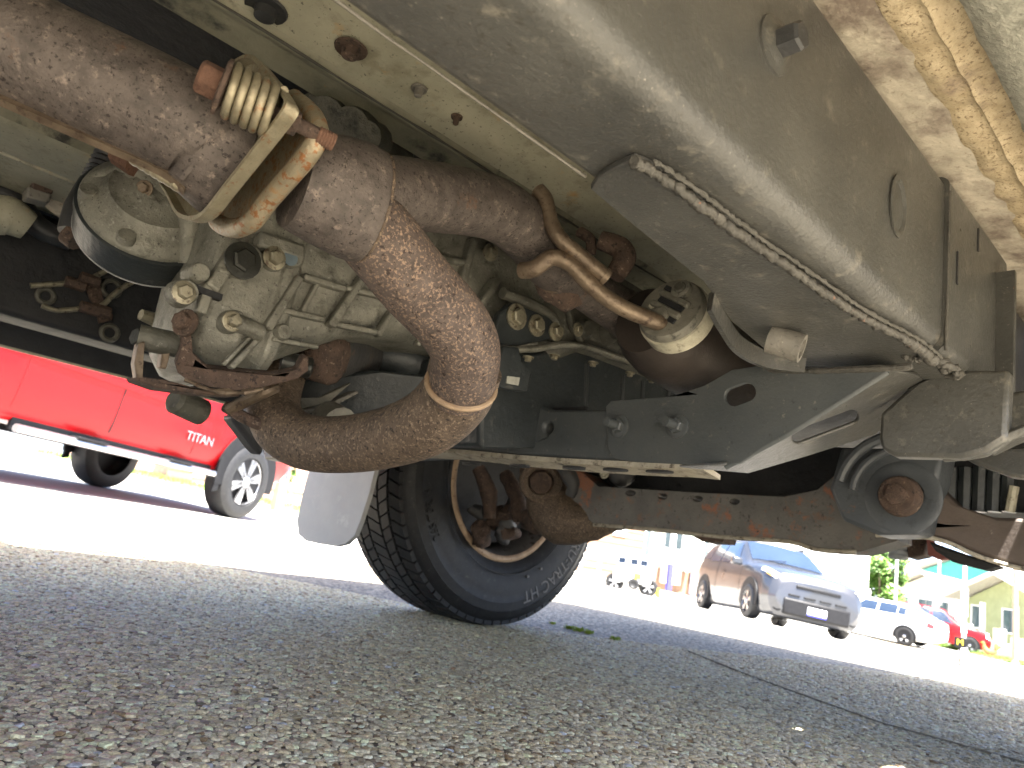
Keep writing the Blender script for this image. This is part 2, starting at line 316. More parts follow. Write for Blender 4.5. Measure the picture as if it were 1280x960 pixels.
# the stones that the photograph lets one make out, set in the matrix close to the camera
def stones():
    cell = .0083; xs = np.arange(-.2, 3.0, cell); ys = np.arange(.1, 2.4, cell*.87)
    gx, gy = np.meshgrid(xs, ys); gx = gx+(np.arange(len(ys)) % 2)[:, None]*cell*.5
    gx = (gx+rng.uniform(-.34, .34, gx.shape)*cell).ravel(); gy = (gy+rng.uniform(-.34, .34, gy.shape)*cell).ravel()
    vx, vy = gx, gy; w = vx*fw.x+vy*fw.y+(-CAMH)*fw.z; px = 640+FPX*(vx*rt.x+vy*rt.y-CAMH*rt.z)/w; py = 480-FPX*(vx*up.x+vy*up.y-CAMH*up.z)/w
    ok = (w > .3) & (w < 2.15) & (px > -220) & (px < 1480) & (py < 1130); gx, gy, w = gx[ok], gy[ok], w[ok]
    n = len(gx); K = 7
    r = cell*rng.uniform(.42, .80, n)*np.where(rng.random(n) < .06, 1.35, 1.0); asp = rng.uniform(.62, 1.0, n); rot = rng.uniform(0, pi, n); hgt = r*rng.uniform(.22, .50, n)
    z0 = np.array([gz(a, b) for a, b in zip(gx, gy)])
    ang = np.arange(K)/K*2*pi; V = np.zeros((n, 2*K+1, 3))
    for lay, (rr, hh) in enumerate(((1.0, -.25), (.78, .72))):
        for k in range(K):
            q = r*rr*rng.uniform(.8, 1.15, n); a = ang[k]+rot*0+rng.uniform(-.15, .15, n); ux, uy = q*np.cos(a), q*asp*np.sin(a)
            V[:, lay*K+k, 0] = gx+ux*np.cos(rot)-uy*np.sin(rot); V[:, lay*K+k, 1] = gy+ux*np.sin(rot)+uy*np.cos(rot); V[:, lay*K+k, 2] = z0+hgt*hh*rng.uniform(.6, 1.3, n)
    V[:, 2*K, 0] = gx; V[:, 2*K, 1] = gy; V[:, 2*K, 2] = z0+hgt
    F = []
    for k in range(K): j = (k+1) % K; F += [(k, j, K+j), (k, K+j, K+k), (K+k, K+j, 2*K)]
    F = np.array(F)[None]+(np.arange(n)*(2*K+1))[:, None, None]; F = F.reshape(-1, 3)
    me = bpy.data.meshes.new('stones'); me.vertices.add(n*(2*K+1)); me.vertices.foreach_set('co', V.ravel()); m = len(F)
    me.loops.add(m*3); me.loops.foreach_set('vertex_index', F.ravel().astype(np.int32)); me.polygons.add(m)
    me.polygons.foreach_set('loop_start', np.arange(m, dtype=np.int32)*3); me.polygons.foreach_set('loop_total', np.full(m, 3, np.int32)); me.update(); me.validate()
    me.polygons.foreach_set('use_smooth', np.ones(m, bool)); me.set_sharp_from_angle(angle=radians(50))
    g = rng.normal(.60, .15, n).clip(.14, .85); warm = rng.uniform(.04, .15, n); c = np.stack([g*(1.04+warm), g*.96, g*(.74-1.2*warm)], 1)
    tanm = rng.random(n) < .035; c[tanm] = np.array([.34, .23, .12])*rng.uniform(.6, 1.1, (tanm.sum(), 1)); pale = rng.random(n) < .012; c[pale] = .62
    at = me.attributes.new('tone', 'FLOAT_COLOR', 'POINT'); cc = np.ones((n, 2*K+1, 4)); cc[:, :, :3] = c[:, None, :].clip(.03, .8); at.data.foreach_set('color', cc.ravel())
    mt = bpy.data.materials.new('pavement_pebble'); mt.use_nodes = True; N = mt.node_tree.nodes; L = mt.node_tree.links; b = N['Principled BSDF']
    a = N.new('ShaderNodeAttribute'); a.attribute_name = 'tone'; nz = N.new('ShaderNodeTexNoise'); nz.inputs['Scale'].default_value = 420; nz.inputs['Detail'].default_value = 5
    tc = N.new('ShaderNodeTexCoord'); L.new(tc.outputs['Object'], nz.inputs['Vector']); rp = N.new('ShaderNodeValToRGB'); rp.color_ramp.elements[0].position = .3; rp.color_ramp.elements[0].color = (.55, .55, .55, 1); rp.color_ramp.elements[1].position = .7; rp.color_ramp.elements[1].color = (1.2, 1.2, 1.2, 1)
    L.new(nz.outputs[0], rp.inputs[0]); mx = N.new('ShaderNodeMix'); mx.data_type = 'RGBA'; mx.blend_type = 'MULTIPLY'; mx.inputs[0].default_value = 1; L.new(a.outputs['Color'], mx.inputs[6]); L.new(rp.outputs[0], mx.inputs[7]); L.new(mx.outputs[2], b.inputs['Base Color'])
    b.inputs['Roughness'].default_value = .5; b.inputs['Specular IOR Level'].default_value = .4; bp = N.new('ShaderNodeBump'); bp.inputs['Strength'].default_value = .5; bp.inputs['Distance'].default_value = .001; L.new(nz.outputs[0], bp.inputs['Height']); L.new(bp.outputs[0], b.inputs['Normal'])
    me.materials.append(mt); o = bpy.data.objects.new('pavement_stones', me); col.objects.link(o); tag(o, 'small grey and tan stones set in the pavement under the SUV', 'stones', kind='stuff'); return n
NST = stones()

# ================================================================== the SUV seen from beneath
suv = tag(empty('suv', (0, 0, 0)), 'parked SUV seen from beneath with rusty exhaust, grey frame and black-tyred front wheel', 'suv')
def rrect(y0, y1, z0, z1, rad, seg=6):
    pts = []
    for (cy, cz, a0, r) in ((y1, z1, 0, rad[0]), (y0, z1, 90, rad[1]), (y0, z0, 180, rad[2]), (y1, z0, 270, rad[3])):
        sy = -1 if cy == y1 else 1; sz = -1 if cz == z1 else 1
        for k in range(seg+1):
            a = radians(a0+90*k/seg); pts.append((cy+sy*r+r*cos(a), cz+sz*r+r*sin(a)))
    return pts
def railseg(mb, x0, x1, y0, y1, z0, z1, rad, n=12, wav=.0):
    rings = []
    for i in range(n+1):
        x = x0+(x1-x0)*i/n; rings.append([Vector((x, y, z)) for (y, z) in rrect(y0, y1, z0, z1, rad)])
    return mb.loft(rings)
# near frame rail
rail = railseg(MB(), -2.3, .70, .20, .285, .425, .592, (.012, .012, .019, .010)).build('frame_rail', rail_m, suv, 50, label='grey painted frame rail with welded seam')
railseg(MB(), .683, .885, .1965, .2885, .4215, .594, (.012, .010, .017, .010), 4).build('rail_sleeve', rail_m, rail, 50)
railseg(MB(), .87, 2.2, .214, .275, .44, .585, (.012, .012, .018, .012)).build('rail_front_section', dark_m, rail, 50)
# reinforcement plate under the rail
zp = .4205
plate_px = [(738, 236), (748, 222), (768, 210), (792, 199), (812, 207), (870, 250), (960, 315), (1050, 378), (1130, 428), (1165, 452), (1110, 460), (1000, 458), (955, 436), (915, 402), (880, 352), (800, 288)]
MB().prism([onZ(x, y, zp) for x, y in plate_px], (0, 0, .0045)).build('reinforcement_plate', rail_m, rail, 40, .0015)
# folded lip and tube stub by the isolator
lip = [onZ(*p, .418) for p in ((890, 372), (905, 400), (925, 428), (960, 446), (1005, 452))]
mb = MB(); mb.loft([[p+Vector((0, .003, .004)), p+Vector((0, .004, -.004)), p+Vector((-.002, .002, -.012)), p+Vector((-.004, -.003, -.012)), p+Vector((-.003, -.004, .004))] for p in catmull(lip, [1]*5, 6)[0]])
mb.build('folded_lip', rail_m, rail, 50)
s0, s1 = onZ(962, 424, .412), onZ(1003, 436, .404); MB().pipe([s0, s1], .0125, .0085, 20, 1).build('tube_stub', dirty_m, rail, 50)
ib = [Vector((x/40, .2862+.0012*noise.noise(Vector((x*.9, 0, 0))), .4275)) for x in range(-30, 13)]
MB().tube(ib, [random.uniform(.0004, .0013) for _ in ib], 8, 3).build('edge_highlight', dirty_m, rail, 60)  # pale dirty tube paints in the highlight along the rail's inner edge
# weld bead: ragged run of little overlapping drops
wpath = [(792, 201), (830, 224), (880, 260), (930, 297), (985, 334), (1040, 372), (1085, 400), (1125, 420), (1150, 436), (1168, 452)]
wp, _ = catmull([onZ(x, y, .4185) for x, y in wpath], [1]*len(wpath), 14); mb = MB()
rr_ = []; pp_ = []
for i, p in enumerate(wp):
    rr_.append((.0036+.0022*sstep(.7, 1, i/len(wp)))*random.uniform(.78, 1.15)); pp_.append(p+Vector((random.uniform(-1, 1), random.uniform(-1, 1), random.uniform(-.4, .4)))*.0009)
mb.tube(pp_, rr_, 10, 2); mb.v = [p+Vector((noise.noise(p*400), noise.noise(p*400+Vector((9, 0, 0))), noise.noise(p*400+Vector((0, 9, 0)))))*.0014 for p in mb.v]
mb.build('weld_bead', weld_m, rail, 70)
MB().tube([p+Vector((.001, -.0062, .0022))+Vector((random.uniform(-1, 1), random.uniform(-1, 1), 0))*.0008 for p in wp[6:]], [random.uniform(.0008, .0022) for _ in wp[6:]], 6, 1).build('weld_crack', tar_m, rail, 60)
for k in range(7):
    a0 = random.uniform(0, 2*pi); c0_ = onZ(1150+k*7, 446+k*3.5, .4195); pts = [c0_+Vector((cos(a0+t)*.004*t, sin(a0+t)*.006*t, random.uniform(-.0008, .0006))) for t in (0, .6, 1.2, 1.8, 2.4)]
    m_ = MB().tube(pts, [.0018, .0036, .0042, .0034, .0012], 8, 4, jit=.2); m_.v = [p+Vector((noise.noise(p*500), noise.noise(p*500+Vector((9, 0, 0))), noise.noise(p*500+Vector((0, 9, 0)))))*.0016 for p in m_.v]; m_.build('weld_blob', weld_m, rail, 70)
vb = [onX(1180+random.gauss(0, 1.5), 240+t*22, .684) for t in range(10)]
for p in vb: p.y = .1965
MB().tube(vb, [random.uniform(.0008, .0020) for _ in vb], 8, 4).build('sleeve_weld', weld_m, rail, 70)
# stud, dimple plug, slits on the outer face
c = onY(968, 57, .2); mb = MB().lathe(c+YA*.001, -YA, [(0, .0185), (.0025, .0185), (.004, .013), (.006, .0105)], 20); mb.build('stud_washer', rail_m, rail, 40)
mb = MB().lathe(c-YA*.004, -YA, [(0, .0095), (.012, .0095), (.014, .008)], 6); mb.build('stud', dark_m, rail, 30)
c = onY(1121, 258, .2); rings = []
for (k, h) in ((1.0, 0), (1.02, .0015), (.86, .0022), (.72, -.001), (.5, -.0025)):
    rings.append([c+Vector((cos(a)*.017*k, -h-.0003, sin(a)*.026*k)) for a in [2*pi*q/24 for q in range(24)]])
MB().loft(rings).build('body_plug', rail_m, rail, 60)
for (x, y, l) in ((1196, 335, .016), (1222, 300, .012)):
    c = onY(x, y, .1965); MB().obox(c, XA*.0016, YA*.0012, ZA*l).build('slit', black_m, rail)
MB().obox(onY(1255, 420, .19), XA*.004, YA*.010, ZA*.07).build('sleeve_edge_flange', rail_m, rail, bevel=.001)

# ---------------- floor pan, rocker and seam sealer
def strip(mb, prof, x0, x1, nx=80, amp=0, fr=20):
    rings = []
    for i in range(nx+1):
        x = x0+(x1-x0)*i/nx; rings.append([Vector((x, y, z))+ZA*(amp*noise.noise(Vector((x*fr, y*fr, 3.1)))) for (y, z) in prof])
    return mb.loft(rings, closed=False, caps=False)
fl = strip(MB(), [(.286, .612), (.40, .604), (.50, .592), (.548, .586), (.556, .581)], -2.2, 1.0, 60, .0012, 9).build('floor_pan', floor_m, suv, 60)
strip(MB(), [(.553, .583), (.556, .578), (.562, .577), (.566, .581), (.580, .585), (.606, .580), (.610, .590), (.618, .640), (.66, .74), (.80, .79), (.94, .74), (.98, .64), (.99, .588)], -2.2, 1.0, 60, .0012, 9).build('transmission_tunnel', floord_m, fl, 60)
strip(MB(), [(.99, .588), (1.0, .582), (1.085, .582), (1.088, .590), (1.092, .590), (1.095, .582), (1.20, .580), (1.32, .60)], -2.2, 1.0, 60, .001, 9).build('far_floor_pan', floor_m, fl, 60)
strip(MB(), [(.288, .604), (.196, .603), (.182, .600), (.168, .599)], -2.2, 1.2, 120, .003, 14).build('outer_floor_panel', pale_m, fl, 60)
strip(MB(), [(.176, .6), (.170, .5965), (.163, .595), (.157, .5955), (.152, .5945), (.149, .5915), (.145, .5935), (.140, .593), (.135, .594), (.130, .597)], -2.2, 1.2, 700, .004, 38).build('seam_sealer', seal_m, fl, 60)
seam_path = [Vector((x/50, .5565+.004*noise.noise(Vector((x*.13, 5, 0))), .5765)) for x in range(-20, 45)]
MB().tube(seam_path, [random.uniform(.0008, .0018) for _ in seam_path], 6, 3).build('seam_crack', tar_m, fl, 60)
def fz(y): return .612+(y-.286)/(.114)*(-.008) if y < .40 else .604-(y-.40)*.12
for (px_, py_, r_, m_, nm_) in ((440, 55, .0075, brown_m, 'rusted_stud'), (525, 106, .004, dirty_m, 'floor_plug'), (572, 141, .003, brown_m, 'floor_plug'), (335, 3, .009, black_m, 'drain_grommet')):
    c = onZ(px_, py_, .592); c.z = fz(c.y)-.001; MB().lathe(c, -ZA, [(0, r_*1.9), (.0018, r_*1.8), (.001, r_*1.25), (.0015, r_), (.008, r_*.9), (.009, r_*.5)], 20).build(nm_, m_, fl, 40)
c = onZ(300, 57, .583); MB().lathe(c+ZA*.001, -ZA, [(0, .011), (.0015, .011)], 20).build('drain_hole', nearblack_m, fl, 40)  # dark disc painted in as the shaded hole
rk = strip(MB(), [(.135, .60), (.129, .594), (.124, .575), (.10, .562), (.02, .556), (-.05, .50), (-.075, .43), (-.085, .43), (-.09, .52), (-.105, .62), (-.11, .80)], -2.2, 1.05, 120, .002, 30).build('rocker_panel', rock_m, suv, 50)
# body side, doors above: simple pressed shell that shades the ground
body_m = mat('beige_car_paint', (.42, .40, .34), (.46, .44, .38), 3, .3, .3, 0, coat=.4, rvar=.03)
frk = strip(MB(), [(1.40, .585), (1.47, .60), (1.50, .56), (1.60, .47), (1.618, .424), (1.622, .424), (1.63, .47), (1.69, .60), (1.70, .80)], -2.2, 1.02, 40).build('rocker_panel', nearblack_m, suv, 50)
MB().box((-2.2, 1.6185, .4195), (1.02, 1.6225, .4255)).build('pinch_seam', floor_m, frk)
def arch(cx, cz, r, a0=180, a1=0, n=14): return [(cx+r*cos(radians(a0+(a1-a0)*i/n)), cz+r*sin(radians(a0+(a1-a0)*i/n))) for i in range(n+1)]
side = [(-2.75, .55), (-2.0, .50)]+arch(-1.5, .42, .43)+[(-1.0, .44), (.95, .44)]+arch(1.4, .42, .43)+[(1.9, .46), (2.38, .55), (2.42, .80), (2.3, 1.02), (1.15, 1.10), (.75, 1.10), (-2.75, 1.08)]
side = [(x, max(z, .60)) if z < .6 and not (.9 < x < 1.9 or -2.0 < x < -1) and x < 2 else (x, z) for x, z in side]
for y0, nm in ((-.115, 'body_side'), (1.70, 'body_side')):
    MB().prism([(x, y0, z) for x, z in side], (0, .012, 0)).build(nm, body_m, suv, 30, .004)
MB().box((1.15, -.1, 1.085), (2.33, 1.70, 1.11)).build('bonnet', body_m, suv, bevel=.01)
MB().box((2.36, -.06, .50), (2.44, 1.66, .78)).build('front_bumper', body_m, suv, bevel=.02)
MB().box((2.33, -.06, .78), (2.37, 1.66, 1.09)).build('grille', black_m, suv, bevel=.005)
MB().box((-2.0, .02, 1.74), (.25, 1.58, 1.78)).build('roof', body_m, suv, bevel=.015)
for y0, y1 in ((-.1, .04), (1.70, 1.56)):
    for (xa, xb) in ((.95, .30), (-.25, -.25), (-1.2, -1.2), (-2.7, -2.0)):
        MB().tube([(xa, y0, 1.085), (xb, y1, 1.75)], .035, 8, 1).build('pillar', body_m, suv)
MB().box((-2.75, -.1, .62), (-2.72, 1.70, 1.09)).build('tailgate', body_m, suv)
MB().box((-2.72, -.10, .615), (1.0, 1.70, .655)).build('upper_floor', nearblack_m, suv)
MB().box((.98, .02, .62), (1.02, 1.58, 1.085)).build('firewall', nearblack_m, suv)
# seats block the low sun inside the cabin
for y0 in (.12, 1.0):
    MB().box((-.5, y0, .66), (.05, y0+.5, .92)).box((-.65, y0, .66), (-.5, y0+.5, 1.35)).build('seat', nearblack_m, suv, bevel=.04)

# ---------------- far frame rail with brake lines
frail = railseg(MB(), -2.2, 2.2, 1.30, 1.385, .425, .592, (.012, .012, .012, .012)).build('frame_rail', nearblack_m, suv, 50)
mb = MB()
mb.tube([onY(*p, 1.29) for p in ((38, 357), (60, 356), (84, 354), (96, 353), (110, 352), (120, 345), (134, 338))], .0042, 10, 4); mb.build('brake_line', bolt_m, frail)
MB().tube([onY(*p, 1.29) for p in ((52, 382), (72, 388), (100, 386), (118, 386), (130, 380), (142, 368), (156, 358), (165, 353))], .0042, 10, 4).build('brake_line', bolt_m, frail)
for p in ((94, 355), (112, 350), (112, 386), (126, 388)):
    MB().lathe(onY(*p, 1.285)-XA*.014, XA, [(0, .009), (.028, .009)], 6).build('line_fitting', brown_m, frail)
MB().prism([onY(*p, 1.292) for p in ((106, 352), (124, 350), (130, 375), (142, 395), (140, 400), (124, 404), (120, 385), (112, 372))], (0, .006, 0)).build('line_bracket', brown_m, frail, bevel=.001)
for p, r in (((57, 370), .011), ((139, 361), .013), ((137, 416), .012)):
    MB().torus(onY(*p, 1.296), YA, r, .004, 20, 8).build('rail_hole_rim', alud_m, frail)
# far underbody: dark lines, hoses, clipped harness at the left
MB().tube([onY(*p, 1.24) for p in ((-30, 232), (0, 240), (26, 258), (42, 278), (62, 292), (88, 300))], .016, 12).build('harness_hose', black_m, suv)
MB().tube([onY(*p, 1.2) for p in ((-20, 205), (40, 232), (80, 262), (120, 290))], .014, 10).build('pale_fuel_line', pale_m, suv)
MB().tube([onY(*p, 1.22) for p in ((-30, 268), (10, 270), (36, 284))], [.028, .028, .02], 14).build('connector_pipe', floor_m, suv)
MB().prism([onY(*p, 1.15) for p in ((42, 208), (72, 215), (66, 242), (40, 238))], (0, .02, 0)).build('rusty_clip', brown_m, suv, bevel=.002)
MB().prism([onY(*p, 1.15) for p in ((34, 232), (66, 243), (62, 254), (33, 246))], (0, .03, 0)).build('clip_foot', dirty_m, suv, bevel=.003)
MB().prism([onY(*p, 1.15) for p in ((72, 216), (97, 221), (90, 238), (84, 237), (88, 226), (72, 222))], (0, .01, 0)).build('clip_hook', tan_m, suv, bevel=.001)
cg = [P(150, 175, .86), P(136, 195, .84), P(122, 222, .83), P(112, 245, .82)]
cc, _ = catmull(cg, [1]*4, 10); MB().tube(cc, [.0155 if i % 2 else .0125 for i in range(len(cc))], 14, 1).build('corrugated_conduit', black_m, suv, 20)
MB().tube([P(117, 232, .82), P(103, 262, .80), P(94, 292, .79)], [.016, .018, .017], 14, 3).build('conduit_sleeve', black_m, suv)
MB().tube([P(90, 290, .79), P(100, 300, .79)], [.016, .014], 12, 1).build('sleeve_end', brown_m, suv)
# dark mass above everything: engine block and bay
MB().box((.98, .36, .52), (1.95, 1.22, .98)).build('engine_block', nearblack_m, suv, bevel=.02)
mb = MB(); mb.loft([[Vector((x, 1.38, .44+h)) for x, h in a] for a in [[(1.4+.44*cos(t), .44*sin(t)) for t in [pi*i/14 for i in range(15)]]]]+[[Vector((1.4+.44*cos(t), 1.70, .44+.44*sin(t))) for t in [pi*i/14 for i in range(15)]]], closed=False, caps=False); mb.build('wheel_arch_liner', nearblack_m, suv)
MB().box((.95, .28, .64), (2.3, 1.36, .70)).build('bay_tray', nearblack_m, suv)

# ---------------- exhaust
pr0, pr1 = P(-140, -14, .425), P(228, 153, .468)
ax = (pr1-pr0).normalized()
ex = MB().tube([pr0, pr0.lerp(pr1, .5), pr1, P(262, 180, .475)], [.0345, .0345, .0335, .029], 36, 8).build('exhaust_pipe', rust_m, suv, 50, label='large rusty exhaust pipe with flanged joint')
# clamshell lip along the pipe's underside
lp = [P(-140, 62, .422), P(0, 124, .43), P(110, 172, .447), P(200, 212, .462), P(232, 238, .468)]
lpp, _ = catmull(lp, [1]*5, 8); mb = MB()
mb.loft([[p+ZA*.0035, p+Vector((-.002, -.003, -.001)), p-ZA*.0035+YA*.001, p+YA*.012+ZA*.003] for p in lpp]); mb.build('clamshell_lip', tan_m, ex, 40)
mb = MB()
for i in range(7): mb.blob(P(170+i*8.6, 202+i*5.2, .468), .0048, .004, .003, None, 8, 6)
mb.build('weld_drops', zinc_m, ex)
# flattened cone between pipe and flange, with a pressed rib
na = XA.copy(); pf1 = Vector((.157, 0, 0)); pf2 = Vector((.180, 0, 0)); pe = P(255, 172, .474)
def e1(x, y): return onPl(x, y, pf1, na)
def e2(x, y): return onPl(x, y, pf2, na)
f1_px = [(316, 78), (330, 80), (350, 102), (369, 128), (370, 142), (348, 172), (318, 210), (290, 245), (268, 272), (252, 279), (234, 272), (222, 250), (208, 224), (224, 206), (250, 170), (270, 140), (290, 110), (300, 88)]
f1 = [e1(x, y) for x, y in f1_px]
cen1 = sum(f1, Vector())/len(f1)
e_l = (e1(262, 250)-e1(325, 130)).normalized(); e_s = e_l.cross(na).normalized(); cc0 = e1(290, 198); cR = []
for (dx, a_, b_, mixp) in ((-.040, .0330, .0330, 1), (-.026, .0335, .0320, .75), (-.016, .036, .030, .35), (-.006, .041, .028, .05), (.0, .043, .028, 0)):
    base = (cc0+XA*dx).lerp(pe-ax*.015, mixp); cR.append([base+(e_l*cos(q)*a_+e_s*sin(q)*b_) for q in [2*pi*k/28 for k in range(28)]])
MB().loft(cR).build('flange_neck', rust_m, ex, 50)
MB().tube([P(268, 168, .462), P(247, 195, .459), P(226, 220, .462)], [.006, .0085, .006], 10, 5, flat=.6, flatax=XA).build('pressed_rib', rust_m, ex)
# stamped flange with a turned lip: thin pan
def grow(pts, d, c): return [c+(p-c)*(1+d/(p-c).length) for p in pts]
f1s, _ = catmull(f1+[f1[0]], [1]*(len(f1)+1), 4); f1s = f1s[:-1]
rim = [[p for p in f1s], [p-na*.0075 for p in grow(f1s, .0012, cen1)], [p-na*.008 for p in grow(f1s, -.0016, cen1)], [p-na*.001 for p in grow(f1s, -.0022, cen1)], [p+na*.001 for p in grow(f1s, -.02, cen1)]]
fl1 = MB().loft(rim, True, False).prism([p+na*.0005 for p in grow(f1s, -.002, cen1)], na*.0016).build('joint_flange', zinc_m, ex, 45)
f2_px = [(372, 112), (392, 128), (403, 148), (404, 166), (392, 190), (362, 228), (334, 262), (312, 288), (292, 296), (276, 291), (266, 278), (280, 250), (300, 215), (330, 170), (350, 135)]
f2 = [e2(x, y) for x, y in f2_px]; cen2 = sum(f2, Vector())/len(f2); f2s, _ = catmull(f2+[f2[0]], [1]*(len(f2)+1), 4); f2s = f2s[:-1]
f2in = grow(f2s, -.007, cen2)
mb = MB(); mb.tube([p for p in f2in]+[f2in[0]], .0068, 12, 1, caps=False); mb.prism([p-na*.002 for p in f2in], na*.004); mb.build('counter_flange', zincr_m, ex, 60)
# spring, bolt, nut
sx1 = e1(352, 146)-na*.003; sa = (ax*.6+XA*.4).normalized(); sx0 = sx1-sa*.031; su = sa.orthogonal().normalized(); sw = sa.cross(su); hp = []
for i in range(5*20+1):
    t = i/100; a = 2*pi*5.2*t; hp.append(sx0.lerp(sx1, .06+.90*t)+(su*cos(a)+sw*sin(a))*.0142)
MB().tube(hp, .0026, 10, 1).build('coil_spring', zinc_m, ex, 60)
bl = sx0-sa*.001; mb = MB().lathe(bl-sa*.002, sa, [(0, .0140), (.001, .0165), (.003, .0165), (.004, .013)], 24); mb.build('spring_seat', brown_m, ex)
mb = MB().lathe(bl-sa*.014, sa, [(0, .0085), (.002, .0102), (.013, .0102)], 6); mb.build('bolt_head', orange_m, ex, 30, .0012)
MB().tube([bl, sx1+sa*.034], .0045, 12, 1).build('bolt_shank', brown_m, ex)
mb = MB()
for i in range(6): mb.torus(sx1+sa*(.026+i*.0018), sa, .0046, .0011, 16, 6)
mb.build('bolt_thread', orange_m, ex)
mb = MB().lathe(sx1+sa*.006, sa, [(0, .008), (.007, .008)], 6); mb.build('lock_nut', brown_m, ex, 30, .001)
# Y collector: oval loft
def oval(px, py, w, major, minor, tilt, axis):
    c = P(px, py, w); t = axis.normalized(); v = (up*cos(tilt)+rt*sin(tilt)); v = (v-t*v.dot(t)).normalized(); b_ = t.cross(v)
    return [c+v*cos(a)*major+b_*sin(a)*minor for a in [2*pi*q/32 for q in range(32)]]
cax = P(470, 262, .535)-P(340, 215, .49)
rings = [oval(368, 224, .499, .033, .032, .5, cax), oval(385, 229, .503, .036, .033, .45, cax), oval(415, 240, .513, .0395, .034, .4, cax), oval(440, 250, .522, .0415, .034, .35, cax), oval(458, 258, .529, .0410, .033, .3, cax), oval(463, 260, .531, .0395, .032, .3, cax)]
colr = MB().loft(rings).build('exhaust_collector', rust_m, suv, 60)
MB().tube(rings[5]+[rings[5][0]], .0013, 8, 1, caps=False).build('seam_weld', rust3_m, colr)
d1 = [(440, 262, .532), (475, 300, .545), (520, 355, .565), (560, 398, .587), (580, 432, .605), (581, 462, .622), (574, 492, .640)]
down = MB().tube([P(*p) for p in d1], [.029, .0292, .0292, .0292, .029, .0285, .0275], 36, 8).build('downpipe', rust2_m, suv, 60, label='speckled rusty downpipe curving under the gearbox')
br = [(450, 240, .535), (500, 243, .575), (560, 249, .625), (620, 262, .675), (658, 290, .715), (690, 330, .76), (720, 352, .79), (770, 385, .84), (825, 418, .88)]
bp_ = MB().tube([P(*p) for p in br], [.027, .0285, .0285, .0285, .0285, .0270, .023, .026, .036], 32, 7).build('crossover_pipe', rust_m, suv, 60)
dl = [(583, 458, .640), (569, 495, .655), (536, 527, .675), (488, 546, .705), (435, 555, .735), (385, 553, .765), (352, 535, .79), (342, 505, .82), (350, 470, .86)]
ub = MB().tube([P(*p) for p in dl], [.0318, .0320, .0308, .0290, .0285, .0285, .0285, .0285, .0285], 36, 8).build('rear_crossover_pipe', rust3_m, suv, 60, label='brown rusty pipe bending low across the gearbox')
d_ = (P(574, 492, .640)-P(581, 462, .622)).normalized(); MB().torus(P(576.5, 481, .6335), d_, .0292, .0026, 40, 8).build('collar_ring', lip_m, ub)
MB().blob(P(703, 352, .785), .038, .026, .026, None, 18, 12, .006, 60).build('pipe_joint', brown_m, bp_)
MB().tube([P(676, 358, .765), P(695, 362, .762), P(722, 346, .765)], [.002, .0035, .002], 8, 5).build('joint_gasket', tan_m, bp_)
cat_c = P(862, 432, .845); MB().lathe(cat_c-XA*.09, XA+ZA*-.05, [(0, .036), (.02, .046), (.045, .0515), (.075, .0525), (.2, .0525)], 32).build('catalytic_converter', mat('sooty_brown_steel', (.035, .028, .024), (.055, .044, .038), 14, .5, .3, .2, 200), suv, 60)
# hanger rods and rubber isolator
MB().tube([P(673, 238, .70), P(682, 250, .695), P(688, 276, .69), P(700, 298, .685), P(728, 322, .69), P(756, 345, .695)], .0074, 14, 6).build('hanger_rod', tan_m, bp_)
re = P(756, 345, .695); rd = (re-P(728, 322, .69)).normalized(); MB().pipe([re-rd*.002, re+rd*.003], .0084, .0060, 18, 1).build('rod_end', tan_m, bp_)
MB().lathe(re+rd*.0005, rd, [(0, .0059), (.001, .0059)], 16).build('rod_bore', nearblack_m, bp_)  # dark disc stands in for shade inside the open end
MB().tube([P(652, 338, .70), P(668, 336, .692), P(690, 322, .69), P(712, 330, .69), P(740, 358, .695), P(775, 383, .70), P(815, 400, .712), P(828, 405, .72)], .0080, 14, 6).build('hanger_rod', tan_m, bp_)
MB().tube([P(750, 300, .78), P(775, 310, .775), P(780, 325, .77), P(768, 345, .765)], [.010, .012, .0125, .010], 12, 5).build('dark_hook', brown_m, bp_)
MB().tube([P(725, 290, .80), P(738, 300, .79), P(738, 318, .79)], .006, 10, 5).build('dark_rod', brown_m, bp_)
ic = P(836, 384, .722); ia = Vector((.86, .10, -.22)).normalized()
iso = MB().lathe(ic, ia, [(0, .026), (.001, .0325), (.005, .0345), (.013, .0345)], 40).build('rubber_isolator', rub_m, suv, 40)
MB().lathe(ic, ia, [(.010, .0352), (.011, .0365), (.027, .0365), (.028, .0352)], 40).build('isolator_band', band_m, iso, 40)
iu = (P(848, 349, .71)-P(822, 402, .72)); iu = (iu-ia*iu.dot(ia)).normalized(); iv = ia.cross(iu)
for off in (-.004, .010): MB().obox(ic+iu*off-ia*.0012, iv*.020, iu*.0032, ia*.003).build('isolator_web', rub_m, iso, bevel=.0015)
for (oa, ob_, la, lb) in ((.0035, 0, .017, .0030), (-.0105, .010, .009, .0028), (.0165, -.012, .009, .0028)): MB().obox(ic+iu*oa+iv*ob_-ia*.0003, iv*la, iu*lb, ia*.0012).build('isolator_pocket', nearblack_m, iso, bevel=.001)  # near-black bars stand in for the shade inside the pockets
for off in (-.013, .0205):
    MB().lathe(ic+iu*off-ia*.006, ia, [(0, .0078), (.001, .0098), (.007, .0105)], 20).build('isolator_boss', rub_m, iso, 40)
MB().lathe(ic+iu*.0205-ia*.0085, ia, [(0, .0052), (.001, .0062), (.004, .0062)], 16).build('hanger_pin', alud_m, iso, 40)
MB().lathe(ic-iv*.018+iu*-.006-ia*.001, ia, [(0, .004), (.003, .004)], 6).build('isolator_stud', band_m, iso)

